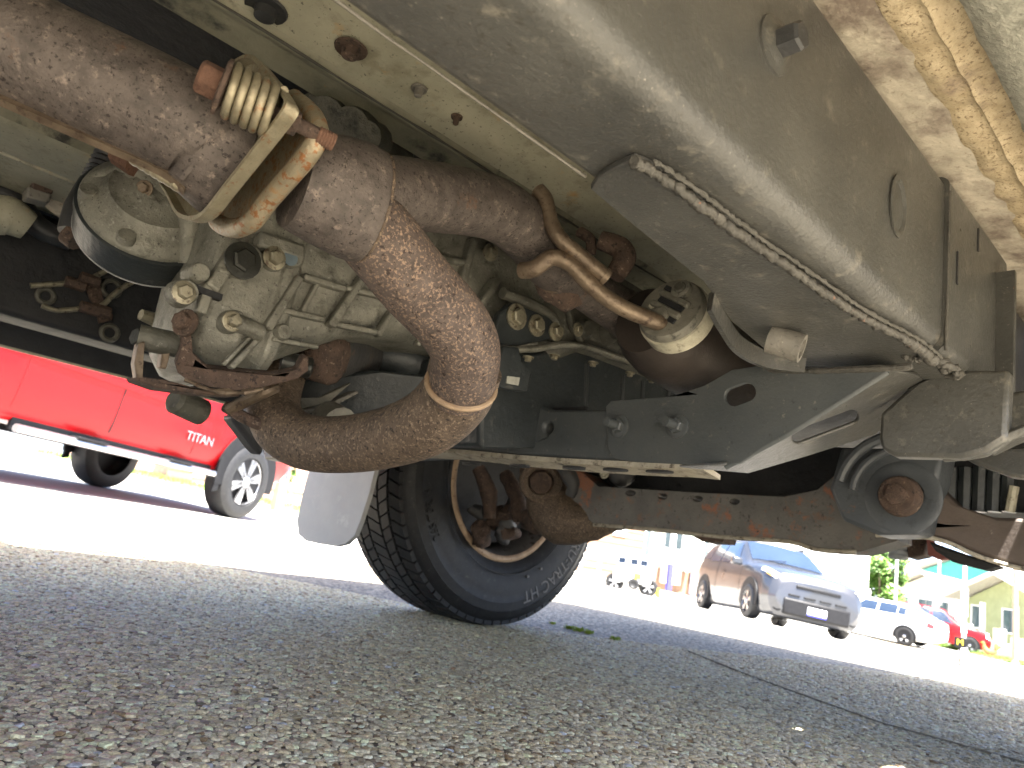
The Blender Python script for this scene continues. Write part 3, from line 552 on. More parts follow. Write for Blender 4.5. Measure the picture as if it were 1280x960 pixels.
# ---------------- gearbox and transfer case
def rring(x, y0, y1, z0, z1, r, seg=5): return [Vector((x, y, z)) for (y, z) in rrect(y0, y1, z0, z1, (r, r, r, r), seg)]
def xloft(mb, sts):
    return mb.loft([rring(*s) for s in sts])
gb = xloft(MB(), [(.236, .70, .79, .375, .49, .04), (.240, .69, .82, .352, .52, .045), (.252, .685, .86, .336, .55, .045), (.276, .682, .90, .328, .57, .045), (.300, .682, .93, .330, .575, .04), (.306, .676, .94, .326, .58, .04), (.318, .676, .94, .330, .58, .04), (.322, .684, .94, .345, .58, .04), (.40, .682, .94, .398, .59, .035), (.47, .680, .94, .418, .60, .035), (.56, .680, .95, .430, .61, .035), (.64, .672, .96, .432, .62, .035), (.66, .664, .97, .428, .63, .035)]).build('gearbox', alu_m, suv, 40, .003, label='grimy pale cast aluminium gearbox housing')
def rib(p0, p1, y, wd, dp, m=alu_m, nm='casting_rib'):
    a, b = onY(*p0, y), onY(*p1, y); t = (b-a); L_ = t.length; t.normalize(); s_ = t.cross(YA).normalized()
    MB().obox((a+b)/2, t*L_/2, s_*wd/2, YA*dp).build(nm, m, gb, bevel=min(wd, dp)*.35)
for r_ in (((373, 346), (333, 412), .678, .009, .006), ((325, 420), (287, 460), .678, .006, .006), ((317, 416), (278, 456), .679, .004, .004), ((452, 348), (412, 408), .678, .009, .006), ((398, 350), (377, 390), .680, .005, .004),
           ((352, 388), (405, 400), .679, .006, .005), ((412, 404), (470, 416), .679, .006, .005), ((378, 346), (430, 362), .679, .007, .006), ((430, 360), (480, 372), .679, .006, .006), ((500, 372), (470, 420), .678, .007, .006), ((545, 396), (520, 432), .678, .006, .005),
           ((338, 424), (396, 434), .679, .005, .005), ((300, 306), (262, 362), .680, .014, .008), ((262, 352), (250, 392), .682, .010, .006), ((270, 338), (312, 346), .678, .006, .007), ((510, 318), (585, 330), .678, .008, .008), ((590, 300), (570, 372), .676, .010, .008), ((620, 350), (590, 392), .670, .010, .010), ((320, 300), (376, 318), .675, .016, .010)):
    rib(*r_)
def boss(p, y, r, h, m=alu_m, nm='casting_boss', back=.012):
    c = onY(*p, y); MB().lathe(c+YA*back, -YA, [(0, r*1.15), (back+h*.8, r), (back+h, r*.85)], 20).build(nm, m, gb, 40)
def fast(p, y, r, h, m=bolt_m, nm='bolt', axis=-YA): MB().bolt(onY(*p, y), axis, r, h).build(nm, m, gb, 30)
for p, r in (((305, 326), .016), ((342, 323), .012), ((362, 323), .011), ((229, 366), .011), ((290, 402), .010), ((350, 416), .008), ((612, 316), .011), ((246, 342), .009), ((530, 300), .012)):
    boss(p, .678, r, .010)
drk = mat('oily_steel', (.03, .032, .03), (.06, .06, .052), 40, .35, .6, .2, 200)
fast((303, 326), .667, .0115, .008, drk, 'drain_plug'); fast((342, 323), .667, .0075, .010, bolt_m); fast((229, 366), .667, .0068, .009); fast((289, 402), .667, .0062, .012); fast((612, 316), .667, .007, .010)
MB().tube([onY(294, 402, .668), onY(325, 416, .672)], .0085, 14, 1).build('plug_tube', alu_m, gb)
MB().lathe(onY(363, 323, .6665), -YA, [(0, .0075), (.0008, .0075)], 16).build('open_bore', hose_m, gb)
MB().obox(onY(260, 367, .679), XA*.012, YA*.004, ZA*.003).build('casting_slot', nearblack_m, gb)  # dark block in place of the slot's shaded inside
random.seed(5)
# left end bolts and ears
for p in ((189, 398), (196, 436)):
    c = P(*p, .80); MB().lathe(c, XA+YA*.2, [(-.012, .006), (.0, .0075), (.014, .0085), (.02, .011)], 8).build('case_stud', bolt_m, gb, 40)
# output cover: pale dome over a black drum
dc = P(196, 258, .765); da = Vector((-.25, -.85, .45)).normalized()
dome = MB().lathe(dc-da*.004, da, [(-.02, .0705), (.0, .0705), (.004, .069), (.010, .060), (.014, .052), (.022, .046), (.024, .030), (.030, .024), (.031, .004)], 48).build('output_housing', alu_m, suv, 45)
MB().lathe(dc, da, [(-.005, .0715), (-.006, .0735), (-.016, .0735), (-.0165, .0725), (-.040, .0725), (-.042, .070), (-.042, .02)], 64).build('black_drum', pan_m, dome, 40)
MB().torus(dc-da*.0415, da, .0722, .0007, 64, 6).build('drum_edge', rim_m, dome)
for k in range(6):
    a = 2*pi*k/6+.4; u_ = da.orthogonal().normalized(); v_ = da.cross(u_); c = dc+(u_*cos(a)+v_*sin(a))*.062+da*.002; MB().lathe(c, da, [(0, .009), (.008, .008), (.0085, .004)], 12).build('housing_boss', alu_m, dome, 40)
MB().bolt(P(181, 236, .735), -fw, .0055, .006).build('bolt', tan_m, dome, 30)
for a_, b_, r_ in (((118, 232), (165, 212), .012), ((165, 212), (215, 245), .012), ((122, 256), (190, 318), .007), ((238, 262), (236, 330), .012), ((172, 216), (150, 250), .008)):
    MB().tube([P(*a_, .75), P(*b_, .755)], r_, 12, 1).build('housing_rib', alu_m, dome)
MB().tube([P(150, 190, .74), P(172, 205, .735)], .014, 10, 1).build('sensor_block', orange_m, dome)

# upper clutter behind the flange
for (x, y, w, r) in ((408, 150, .70, .022), (440, 160, .70, .020), (460, 172, .70, .016), (420, 140, .72, .016), (395, 140, .72, .018)):
    MB().lathe(P(x, y, w), (-.5, -.6, -.35), [(-.03, r*1.2), (0, r), (.012, r*.9), (.014, r*.5)], 14).build('harness_connector', alud_m, suv, 40)
MB().obox(P(445, 190, .78), XA*.06, YA*.02, ZA*.03).build('bell_cover', alud_m, suv, bevel=.006)
for (x, y, w, r) in ((250, 30, .78, .05), (200, 10, .8, .05), (290, 60, .78, .035)):
    MB().blob(P(x, y, w), r*1.6, r*.6, r*.6, None, 18, 12, .012, 40).build('dirt_caked_lump', floord_m, suv, 60)

# engine end: bell, mount plate, pan rail, oil pan
bell = xloft(MB(), [(.655, .665, .97, .432, .66, .03), (.675, .640, 1.0, .440, .68, .04), (.72, .634, 1.0, .470, .70, .04), (.98, .634, 1.0, .482, .70, .04)]).build('bell_housing', alud_m, suv, 40, .003)
pl = [onY(*p, .632) for p in ((625, 392), (640, 378), (690, 398), (702, 412), (690, 424), (650, 432), (615, 430))]
mp = MB().prism(pl, YA*.012).build('mount_plate', pan_m, bell, bevel=.002)
for p, r in (((645, 396), .0105), ((670, 407), .009), ((694, 415), .008)): MB().bolt(onY(*p, .631), -YA, r, .009).build('bolt', bolt_m, mp, 30)
MB().tube([onY(*p, .634) for p in ((628, 366), (664, 380), (690, 396), (702, 418))], .007, 10).build('casting_rib', alud_m, bell)
MB().tube([onY(*p, .634) for p in ((708, 378), (716, 410), (728, 428))], .005, 10).build('casting_rib', alud_m, bell)
for p, r, h in (((722, 412), .014, .02), ((752, 415), .018, .022), ((785, 432), .015, .018), ((735, 390), .012, .018)):
    MB().lathe(onY(*p, .645), -YA, [(0, r*1.1), (h*.7, r), (h, r*.7)], 14).build('casting_boss', alud_m, bell, 40)
MB().bolt(onY(722, 412, .622), -YA, .006, .006).build('bolt', bolt_m, bell, 30); MB().bolt(onY(783, 432, .625), -YA, .006, .006).build('bolt', bolt_m, bell, 30)
prp = [(640, 437), (668, 436), (700, 431), (728, 433), (760, 443), (800, 458), (822, 470)]
MB().tube([onY(*p, .628) for p in prp], .0075, 12, 6, flat=.6).build('pan_rail', alu_m, bell)
for p in ((661, 443), (694, 441), (742, 450), (788, 463), (815, 471)): MB().bolt(onY(*p, .622)-ZA*.003, -ZA, .0045, .006).build('pan_bolt', bolt_m, bell, 30)
panp = [onY(*p, .655) for p in ((600, 440), (650, 440), (700, 436), (740, 440), (820, 472), (900, 500), (900, 560), (600, 560))]
pan = MB().prism(panp, YA*.26).build('oil_pan', pan_m, suv, bevel=.008)
for x in (733, 778, 803, 835): MB().tube([onY(x, 455+(x-733)*.3, .655), onY(x-2, 520, .655)], .004, 8, 1).build('pan_rib', pan_m, pan)
md = MB().prism([onY(*p, .60) for p in ((630, 432), (650, 434), (653, 452), (666, 468), (660, 490), (622, 484), (618, 460))], YA*.02).build('sensor_module', pan_m, suv, bevel=.003)
MB().prism([onY(*p, .5985) for p in ((634, 470), (650, 472), (648, 482), (633, 479))], YA*.001).build('module_label', label_m, md)

# ---------------- rusted gearbox bracket
wb = .690
bp = [(228, 404), (236, 402), (240, 425), (241, 442), (252, 452), (262, 460), (300, 464), (345, 468), (372, 462), (380, 446), (386, 446), (386, 464), (372, 474), (330, 484), (295, 489), (262, 484), (232, 474), (222, 466), (219, 455), (226, 434)]
brk = MB().prism([P(x, y, wb) for x, y in bp], Vector((.004, .018, .006))).build('gearbox_bracket', brown_m, suv, 40, .002, label='flaking brown rusted bracket under the gearbox')
MB().tube([P(232, 474, .692), P(262, 487, .692), P(300, 491, .692), P(330, 486, .692)], [.002, .003, .0028, .002], 8, 5, jit=.5).build('flaked_edge', tan_m, brk)
MB().bolt(P(233, 404, wb), (-1, -.6, 0), .0085, .012).build('bracket_bolt', brown_m, brk, 30)
MB().tube([P(173, 421, .71), P(206, 428, .72), P(236, 434, .73)], .0125, 14, 1).build('cross_stud', alud_m, brk)
MB().lathe(P(168, 420, .707), XA+YA*.3, [(0, .008), (.008, .0095)], 6).build('stud_nut', drk, brk, 30)
MB().prism([P(*p, .70) for p in ((173, 428), (182, 426), (180, 448), (179, 474), (171, 474), (168, 454))], YA*.012).build('side_strap', tan_m, brk, bevel=.0015)
MB().prism([P(*p, .715) for p in ((203, 434), (214, 437), (211, 452), (208, 462), (200, 460), (202, 446))], YA*.012).build('side_strap', tan_m, brk, bevel=.0015)
MB().prism([P(*p, .70) for p in ((170, 470), (205, 474), (250, 486), (300, 491), (300, 496), (250, 493), (200, 486), (172, 476))], YA*.03).build('lower_strap', brown_m, brk, bevel=.0015)
MB().lathe(P(216, 499, .78), Vector((.8, .3, -.1)), [(0, .010), (.004, .014), (.04, .0145), (.044, .010)], 16).build('link_motor', alud_m, suv, 40)
MB().tube([P(286, 512, .77), P(310, 500, .765), P(330, 490, .76), P(345, 484, .77)], [.006, .0065, .007, .006], 10, 5).build('link_rod', tan_m, suv)
MB().tube([P(282, 508, .775), P(305, 522, .77), P(328, 532, .77)], .0062, 10, 4).build('link_rod', brown_m, suv)
MB().prism([P(*p, .83) for p in ((286, 518), (322, 518), (332, 545), (330, 572), (318, 560))], YA*.03).build('boot_shield', black_m, suv, bevel=.006)
MB().lathe(P(366, 455, .78), XA*.9-YA*.3, [(-.012, .010), (.0, .0115), (.018, .0115), (.02, .009)], 14).build('bracket_bush', drk, brk, 40)
# propeller shaft yoke and skid shelf behind the bracket
MB().tube([P(385, 432, .86), P(420, 438, .90), P(470, 446, 1.0), P(540, 452, 1.15)], [.040, .034, .030, .030], 20, 4).build('propeller_shaft', dark_m, suv)
MB().blob(P(405, 445, .84), .030, .028, .030, None, 16, 10, .008, 60).build('shaft_yoke', brown_m, suv, 60)
sh = MB().prism([P(*p, .90) for p in ((330, 520), (352, 478), (470, 462), (545, 470), (530, 500), (470, 540), (345, 545))], YA*.10).build('skid_shelf', pan_m, suv, bevel=.004)
MB().prism([P(*p, .87) for p in ((326, 519), (380, 512), (408, 506), (446, 488), (449, 491), (412, 511), (384, 518), (328, 524))], YA*.02).build('shelf_edge', dirty_m, sh, bevel=.001)
MB().prism([P(*p, .875) for p in ((332, 516), (345, 498), (400, 497), (440, 478), (412, 503), (380, 511))], YA*.01).build('shelf_face', rub_m, sh, bevel=.001)
MB().lathe(P(410, 524, .86), YA*-1+ZA*-.3, [(0, .022), (.03, .022)], 14).build('shelf_damper', rub_m, sh, 40)
MB().blob(P(520, 462, 1.02), .09, .05, .035, None, 16, 10, .01, 30).build('axle_hump', pan_m, suv, 60)

# ---------------- crossmember under the gearbox
XM = .66
def ell(px, py, a, b, rot, n=20, fn=None): return [fn(px+a*cos(t)*cos(rot)-b*sin(t)*sin(rot), py+a*cos(t)*sin(rot)+b*sin(t)*cos(rot)) for t in [2*pi*k/n for k in range(n)]]
def slot(px, py, a, b, rot, fn, n=8):
    o = []
    for s_ in (1, -1):
        for k in range(n+1):
            t = (-pi/2+pi*k/n)+(0 if s_ == 1 else pi); x = s_*(a-b)+b*cos(t); y = b*sin(t); o.append(fn(px+x*cos(rot)-y*sin(rot), py+x*sin(rot)+y*cos(rot)))
    return o
fx = lambda x, y: onX(x, y, XM+.006)
far_px = [(330, 556), (470, 536), (540, 510), (600, 488), (640, 492), (690, 512), (780, 512), (780, 577), (640, 569), (560, 561), (470, 566), (330, 574)]
xmf = MB().prism([fx(*p) for p in far_px], XA*.075, [ell(685, 535, 5, 8, .1, 16, fx)]).build('crossmember', xm_m, suv, bevel=.004)
MB().box((XM+.03, .60, .345), (XM+.034, .68, .39)).build('hole_back', nearblack_m, xmf)
fy = lambda x, y: onX(x, y, XM)
web_px = [(757, 508), (764, 501), (840, 495), (880, 482), (915, 462), (960, 455), (1000, 462), (1112, 461), (1030, 512), (925, 578), (905, 583), (790, 577), (768, 573), (760, 560)]
web = MB().prism([fy(*p) for p in web_px], XA*.005, [slot(925, 493, 20, 12, -.35, fy)]).build('crossmember_bracket', xm_m, suv, bevel=.002, label='dark grey crossmember bracket with oval hole and bolts')
F0, F1, F3 = onX(905, 583, XM), onX(1112, 461, XM), onX(935, 592, XM+.075)
fn_ = (F1-F0).cross(F3-F0).normalized(); fp = lambda x, y: onPl(x, y, F0, fn_)
fac_px = [(900, 582), (925, 577), (1030, 511), (1112, 461), (1150, 470), (1172, 486), (1130, 510), (1095, 543), (1010, 570), (935, 592), (850, 585)]
fac = MB().prism([fp(*p) for p in fac_px], -fn_*.004 if fn_.z < 0 else fn_*.004, [slot(1032, 534, 44, 9, -.36, fp)]).build('bracket_bottom', rail_m, web, bevel=.0015)
MB().tube([fy(*p)+XA*.003 for p in ((905, 583), (980, 543), (1040, 506), (1108, 463))], .0032, 12, 3).build('bracket_fold', xm_m, web)
MB().tube([fy(*p) for p in ((960, 461), (1010, 464), (1060, 462), (1110, 460), (1140, 458))], .003, 8, 4, jit=.35).build('bracket_weld', weld_m, web)
for p in ((775, 533), (848, 533)):
    c = fy(*p); MB().bolt(c, -XA, .0085, .010).build('bracket_nut', xm_m, web, 30); MB().tube([c-XA*.008, c-XA*.026], .0052, 12, 1).build('bracket_stud', xm_m, web)
# lower lip of the crossmember; its pale colour paints in light from the ground
lipP = [onX(x, y, XM+.004) for x, y in ((440, 565), (520, 563), (580, 566), (640, 572), (720, 578), (800, 582), (850, 583.5), (882, 586))]
lc, _ = catmull(lipP, [1]*8, 5); MB().loft([[p+ZA*.004-XA*.002, p-ZA*.002-XA*.003, p-ZA*.006+XA*.03, p-ZA*.001+XA*.03] for p in lc]).build('lower_lip', xml_m, xmf, 40)
for x in (590, 650, 718, 770, 825): MB().prism([onX(x, 580+(x-700)*.035, XM+.014)+Vector((cos(t)*.006, sin(t)*.018, -.0058)) for t in [2*pi*q/16 for q in range(16)]], ZA*.003).build('lip_slot', nearblack_m, xmf)  # flush dark ovals paint the shade of the lip's openings

# ---------------- plates, bushes and lower arms of the near front suspension
MB().prism([onX(*p, .755) for p in ((1098, 548), (1100, 516), (1138, 482), (1180, 462), (1262, 462), (1258, 548), (1232, 564), (1200, 572), (1118, 570), (1102, 562))], XA*.02).build('rail_end_plate', rail_m, rail, bevel=.004)
MB().tube([onX(*p, .77) for p in ((1180, 572), (1230, 564), (1262, 545), (1300, 530))], [.007, .009, .008, .007], 12, 4, flat=.6).build('rail_end_lip', rail_m, rail)
MB().prism([onX(*p, .80) for p in ((1226, 500), (1300, 480), (1300, 535), (1262, 550), (1230, 566))], XA*.03).build('rail_nose', rail_m, rail, bevel=.005)
MB().prism([onX(*p, .86) for p in ((1185, 560), (1300, 560), (1300, 600), (1262, 595), (1215, 578))], XA*.02).build('arm_mount', rail_m, rail, bevel=.004)
XB = 1.08
cb = onX(1125, 620, XB)
tow_m = mat('blue_grey_chassis_paint', (.058, .065, .073), (.080, .088, .097), 10, .45, 0, .25, 200, [((.045, .05, .055), 40, .56, .68), ((.17, .09, .05), 22, .66, .72)])
tower = MB().prism([onX(*p, XB+.01) for p in ((1050, 560), (1180, 560), (1172, 600), (1160, 630), (1152, 668), (1095, 668), (1052, 650), (1036, 610))], XA*.06).build('suspension_tower', tow_m, suv, bevel=.006)
MB().lathe(cb+XA*.012, -XA, [(0, .050), (.002, .050), (.004, .046), (.003, .036), (.002, .028)], 36).build('bush_housing', tow_m, tower, 50)
for (rr_, t_, a0, a1) in ((.066, .006, 5, 110), (.086, .008, 12, 105)):
    MB().tube([cb+Vector((.006, 0, 0))+Vector((0, cos(radians(a))*rr_, sin(radians(a))*rr_)) for a in [a0+(a1-a0)*q/14 for q in range(15)]], t_, 10, 2).build('bush_cup', tow_m, tower)
MB().lathe(cb+XA*.004, -XA, [(0, .028), (.012, .026), (.016, .020)], 24).build('pivot_bolt', brown_m, tower, 40)
MB().bolt(cb-XA*.012, -XA, .015, .008).build('pivot_nut', brown_m, tower, 30)
arm = MB().prism([onX(*p, 1.14) for p in ((1060, 642), (1095, 668), (1150, 668), (1176, 672), (1215, 690), (1250, 702), (1330, 722), (1330, 650), (1240, 646), (1198, 632), (1172, 606), (1158, 632), (1120, 655))], XA*.05).build('lower_arm', mat('brown_grey_arm', (.075, .058, .048), (.115, .09, .075), 14, .6, .1, .3, 200, [((.22, .19, .16), 40, .66, .74)]), suv, bevel=.005, label='brown-grey lower suspension arm')
MB().tube([onX(*p, 1.136) for p in ((1095, 669), (1150, 671), (1182, 677), (1215, 692), (1250, 704), (1330, 724))], .003, 8, 4).build('arm_edge', xml_m, arm)
MB().prism([onX(*p, 1.2) for p in ((1160, 676), (1200, 690), (1250, 707), (1230, 712), (1190, 702), (1168, 688))], XA*.04).build('arm_underside', nearblack_m, arm, bevel=.004)
MB().box((1.20, .05, .36), (1.9, .40, .62)).build('engine_cradle', nearblack_m, suv, bevel=.02)  # engine cradle as a plain near-black box for the dark background
for k in range(5): MB().tube([onX(1190+k*18, 585, 1.18), onX(1188+k*18, 640, 1.18)], .010, 8, 1).build('cradle_rib', pan_m, arm)
MB().tube([onX(1268, 608, 1.16), onX(1262, 640, 1.16)], .006, 8, 1).build('clip_pin', band_m, arm)
bc = P(1124, 672, 1.45); bt = MB()
for k in range(5): bt.torus(bc-ZA*k*.009, ZA, .013, .006, 24, 8)
bt.lathe(bc+ZA*.01, -ZA, [(0, .013), (.052, .013)], 20); bt.build('rubber_boot', mat('pale_boot_rubber', (.38, .42, .46), (.55, .58, .6), 30, .5), suv)
MB().prism([P(*p, 1.42) for p in ((1130, 664), (1160, 668), (1155, 694), (1135, 698))], XA*.05).build('boot_bracket', brown_m, suv, bevel=.003)
MB().prism([P(*p, 1.40) for p in ((1157, 670), (1178, 690), (1188, 698), (1172, 699), (1160, 694))], XA*.03).build('red_rust_tab', mat('red_rust', (.28, .09, .08), (.38, .14, .12), 40, .8), suv, bevel=.002)

# ---------------- far lower arm, hub and wheel
XL = 1.34; fl_ = lambda x, y: onX(x, y, XL)
fa_px = [(700, 580), (728, 590), (748, 608), (860, 615), (980, 621), (1022, 612), (1046, 592), (1070, 585), (1120, 585), (1122, 676), (1072, 690), (1035, 688), (1010, 686), (990, 676), (900, 670), (800, 660), (742, 655), (716, 630)]
mix_rust = mat('rust_bitten_black_arm', (.115, .112, .105), (.17, .162, .148), 20, .6, 0, .4, 200, [((.30, .13, .075), 11, .555, .61), ((.19, .12, .085), 30, .57, .66), ((.06, .055, .05), 90, .58, .66)])
farm = MB().prism([fl_(*p) for p in fa_px], XA*.07, [ell(x, y, 6.5, 4, .06, 14, fl_) for x, y in ((788, 616.5), (828, 620.5), (872, 623.5), (918, 627))]).build('lower_arm', mix_rust, suv, bevel=.004, label='far lower suspension arm bitten with orange rust')
MB().tube([onX(x, y, XL-.002) for x, y in ((742, 656), (820, 662), (900, 671), (985, 677), (1020, 687), (1070, 690))], .004, 8, 3).build('arm_edge', xml_m, farm)
MB().prism([fl_(*p) for p in ((862, 668), (905, 672), (903, 678), (878, 677))], XA*.05).build('arm_pad', brown_m, farm)
MB().prism([onX(*p, 1.42) for p in ((720, 545), (1070, 560), (1070, 625), (735, 612))], XA*.03).build('arm_back_plate', nearblack_m, farm)
MB().blob(onX(777, 592, 1.36), .035, .03, .03, None, 14, 8, .004, 40).build('steering_joint', dark_m, farm, 60)
MB().bolt(onX(756, 592, 1.33), -XA, .008, .01).build('joint_bolt', band_m, farm, 30)
kn_pts = [P(672, 580, 1.86), P(684, 604, 1.83), P(690, 632, 1.80), P(705, 650, 1.77), P(740, 655, 1.74), P(770, 652, 1.72), P(800, 654, 1.70), P(835, 657, 1.69)]
kn_ = MB().tube(kn_pts, [.05, .046, .062, .060, .040, .022, .010, .003], 20, 5, jit=.05).build('hub_carrier', rust3_m, suv, 60)
MB().blob(P(672, 650, 1.83), .03, .05, .035, None, 14, 10, .014, 40).build('ball_joint', brown_m, kn_, 60)
MB().torus(P(676, 602, 1.76), fw, .040, .012, 20, 8).build('joint_rim', rust3_m, kn_)
MB().lathe(P(676, 602, 1.76), -fw, [(0, .03), (.02, .026)], 8).build('castle_nut', brown_m, kn_, 30)
MB().tube([P(695, 560, 1.72), P(706, 585, 1.70), P(716, 606, 1.69), P(712, 620, 1.69)], [.022, .020, .016, .01], 12, 4, jit=.1).build('arm_web', dark_m, kn_)
for i in range(14): MB().blob(P(random.uniform(598, 655), random.uniform(638, 682), random.uniform(1.93, 1.97)), random.uniform(.02, .04), random.uniform(.015, .03), random.uniform(.015, .035), None, 14, 10, .018, 50).build('caliper_lump', brown_m if i % 3 else dark_m, kn_, 60)
for (a_, b_) in (((598, 585), (612, 648)), ((630, 590), (650, 652))): MB().tube([P(*a_, 1.93), P((a_[0]+b_[0])/2+6, (a_[1]+b_[1])/2, 1.91), P(*b_, 1.9)], [.016, .022, .018], 10, 4, jit=.15).build('caliper_bracket', brown_m, kn_, 60)

def lettering(txt, size, r, mid, y, m, parent, nm):
    vs, fs = text_mesh(txt, size, .0012); mb = MB(); out = []
    for v in vs:
        a = radians(mid)-v.x/r; rr = r+v.y; out.append(Vector((cos(a)*rr, y-v.z, sin(a)*rr)))
    mb.add(out, fs); return mb.build(nm, m, parent, 30, recalc=False)
def make_wheel(loc, flip=1, letters=True, detail=True):
    R_ = .384
    rim_p = [(-.105, .214), (-.108, .208), (-.095, .196), (-.06, .186), (.04, .184), (.06, .188), (.10, .205), (.108, .212), (.104, .206), (.085, .178), (.07, .10), (.075, .03), (.075, .001)]
    wheel = MB().lathe((0, 0, 0), YA, rim_p, 64, caps=False).build('wheel', barrel_m, suv, 40)
    prof = [(-.100, .206), (-.110, .217), (-.121, .243), (-.1265, .276), (-.1275, .296), (-.127, .318), (-.1275, .319), (-.1255, .341), (-.1265, .342), (-.120, .358), (-.108, .371), (-.094, .3755), (0, .3775), (.094, .3755), (.108, .371), (.120, .358), (.127, .32), (.1265, .276), (.121, .243), (.110, .217), (.100, .206)]
    ty = MB().lathe((0, 0, 0), YA, prof, 120, caps=False)
    if detail:
        # tread blocks: five ribs of separate lugs with sipes between them
        ribs = [(-.112, -.075), (-.068, -.031), (-.025, .025), (.031, .068), (.075, .112)]; nb = 72
        for q, (ya, yb) in enumerate(ribs):
            for k in range(nb):
                a0 = 2*pi*(k+.5*(q % 2))/nb; a1 = a0+2*pi/nb*(.86 if q in (0, 4) else .90); skew = .02*(1 if q % 2 else -1); pts = []
                for (rr, gsh) in ((.371, 0), (R_, .0012)):
                    for (y_, sg) in ((ya+gsh, -1), (yb-gsh, 1)):
                        for a in (a0+gsh*2, a1-gsh*2):
                            drop = .006*max(0, (abs(y_)-.085)/.027)
                            aa = a+skew*sg; pts.append(Vector(((rr-drop)*cos(aa), y_, (rr-drop)*sin(aa))))
                ty.add(pts, [(0, 1, 3, 2), (4, 6, 7, 5), (0, 4, 5, 1), (2, 3, 7, 6), (0, 2, 6, 4), (1, 5, 7, 3)])
    ty = ty.build('tyre', tyre_m, wheel, 30)
    MB().torus((0, -.1285*1, 0), YA, .2445, .0016, 90, 6).build('tyre_bead_line', tyre_m, wheel)
    MB().lathe((0, 0, 0), YA, [(-.1085, .198), (-.1115, .203), (-.1125, .210), (-.109, .2155), (-.104, .213)], 80, caps=False).build('rim_lip', lip_m, wheel, 50)
    MB().lathe((0, 0, 0), YA, [(-.03, .03), (-.03, .150), (-.015, .152), (-.010, .155), (-.005, .05)], 40).build('brake_disc', dark_m, wheel, 40)
    MB().lathe((0, 0, 0), YA, [(-.050, .02), (-.050, .165), (-.044, .170), (-.040, .168), (-.040, .02)], 40).build('backing_plate', nearblack_m, wheel, 40)
    if letters:
        lettering('TRU-TRAC HT', .046, .312, -46, -.1275, tyrel_m, wheel, 'tyre_lettering')
        lettering('265/70R16', .030, .300, 205, -.1285, tyre_m, wheel, 'tyre_lettering')
        for a in (-68, -56): MB().obox((cos(radians(a))*.262, -.127, sin(radians(a))*.262), XA*.004, YA*.0015, ZA*.003).build('tyre_mark', tyrel_m, wheel)
    wheel.location = loc; wheel.rotation_euler = (0, 0, 0 if flip == 1 else pi); return wheel
make_wheel((1.428, 1.452+.1275, .386))
make_wheel((1.428, -.115+.135, .386), -1, False, False)
make_wheel((-1.5, 1.58, .386), 1, False, False); make_wheel((-1.5, .02, .386), -1, False, False)
MB().tube([(-1.5, .1, .362), (-1.5, 1.5, .362)], .04, 12, 1).build('rear_axle', nearblack_m, suv)

# ---------------- mud flap
fpx = [(371, 650), (377, 622), (385, 592), (394, 560), (400, 520), (480, 520), (474, 560), (468, 590), (460, 622), (449, 655), (443, 670), (432, 680), (420, 683), (400, 680), (382, 676), (373, 668)]
XF = .955
MB().prism([onX(x, y, XF) for x, y in fpx], XA*.012).build('mud_flap', flap_m, suv, bevel=.003, seg=3, label='flat grey mud flap behind the front tyre')
MB().box((XF+.001, 1.44, .36), (XF+.03, 1.70, .60)).build('flap_mount', black_m, suv)

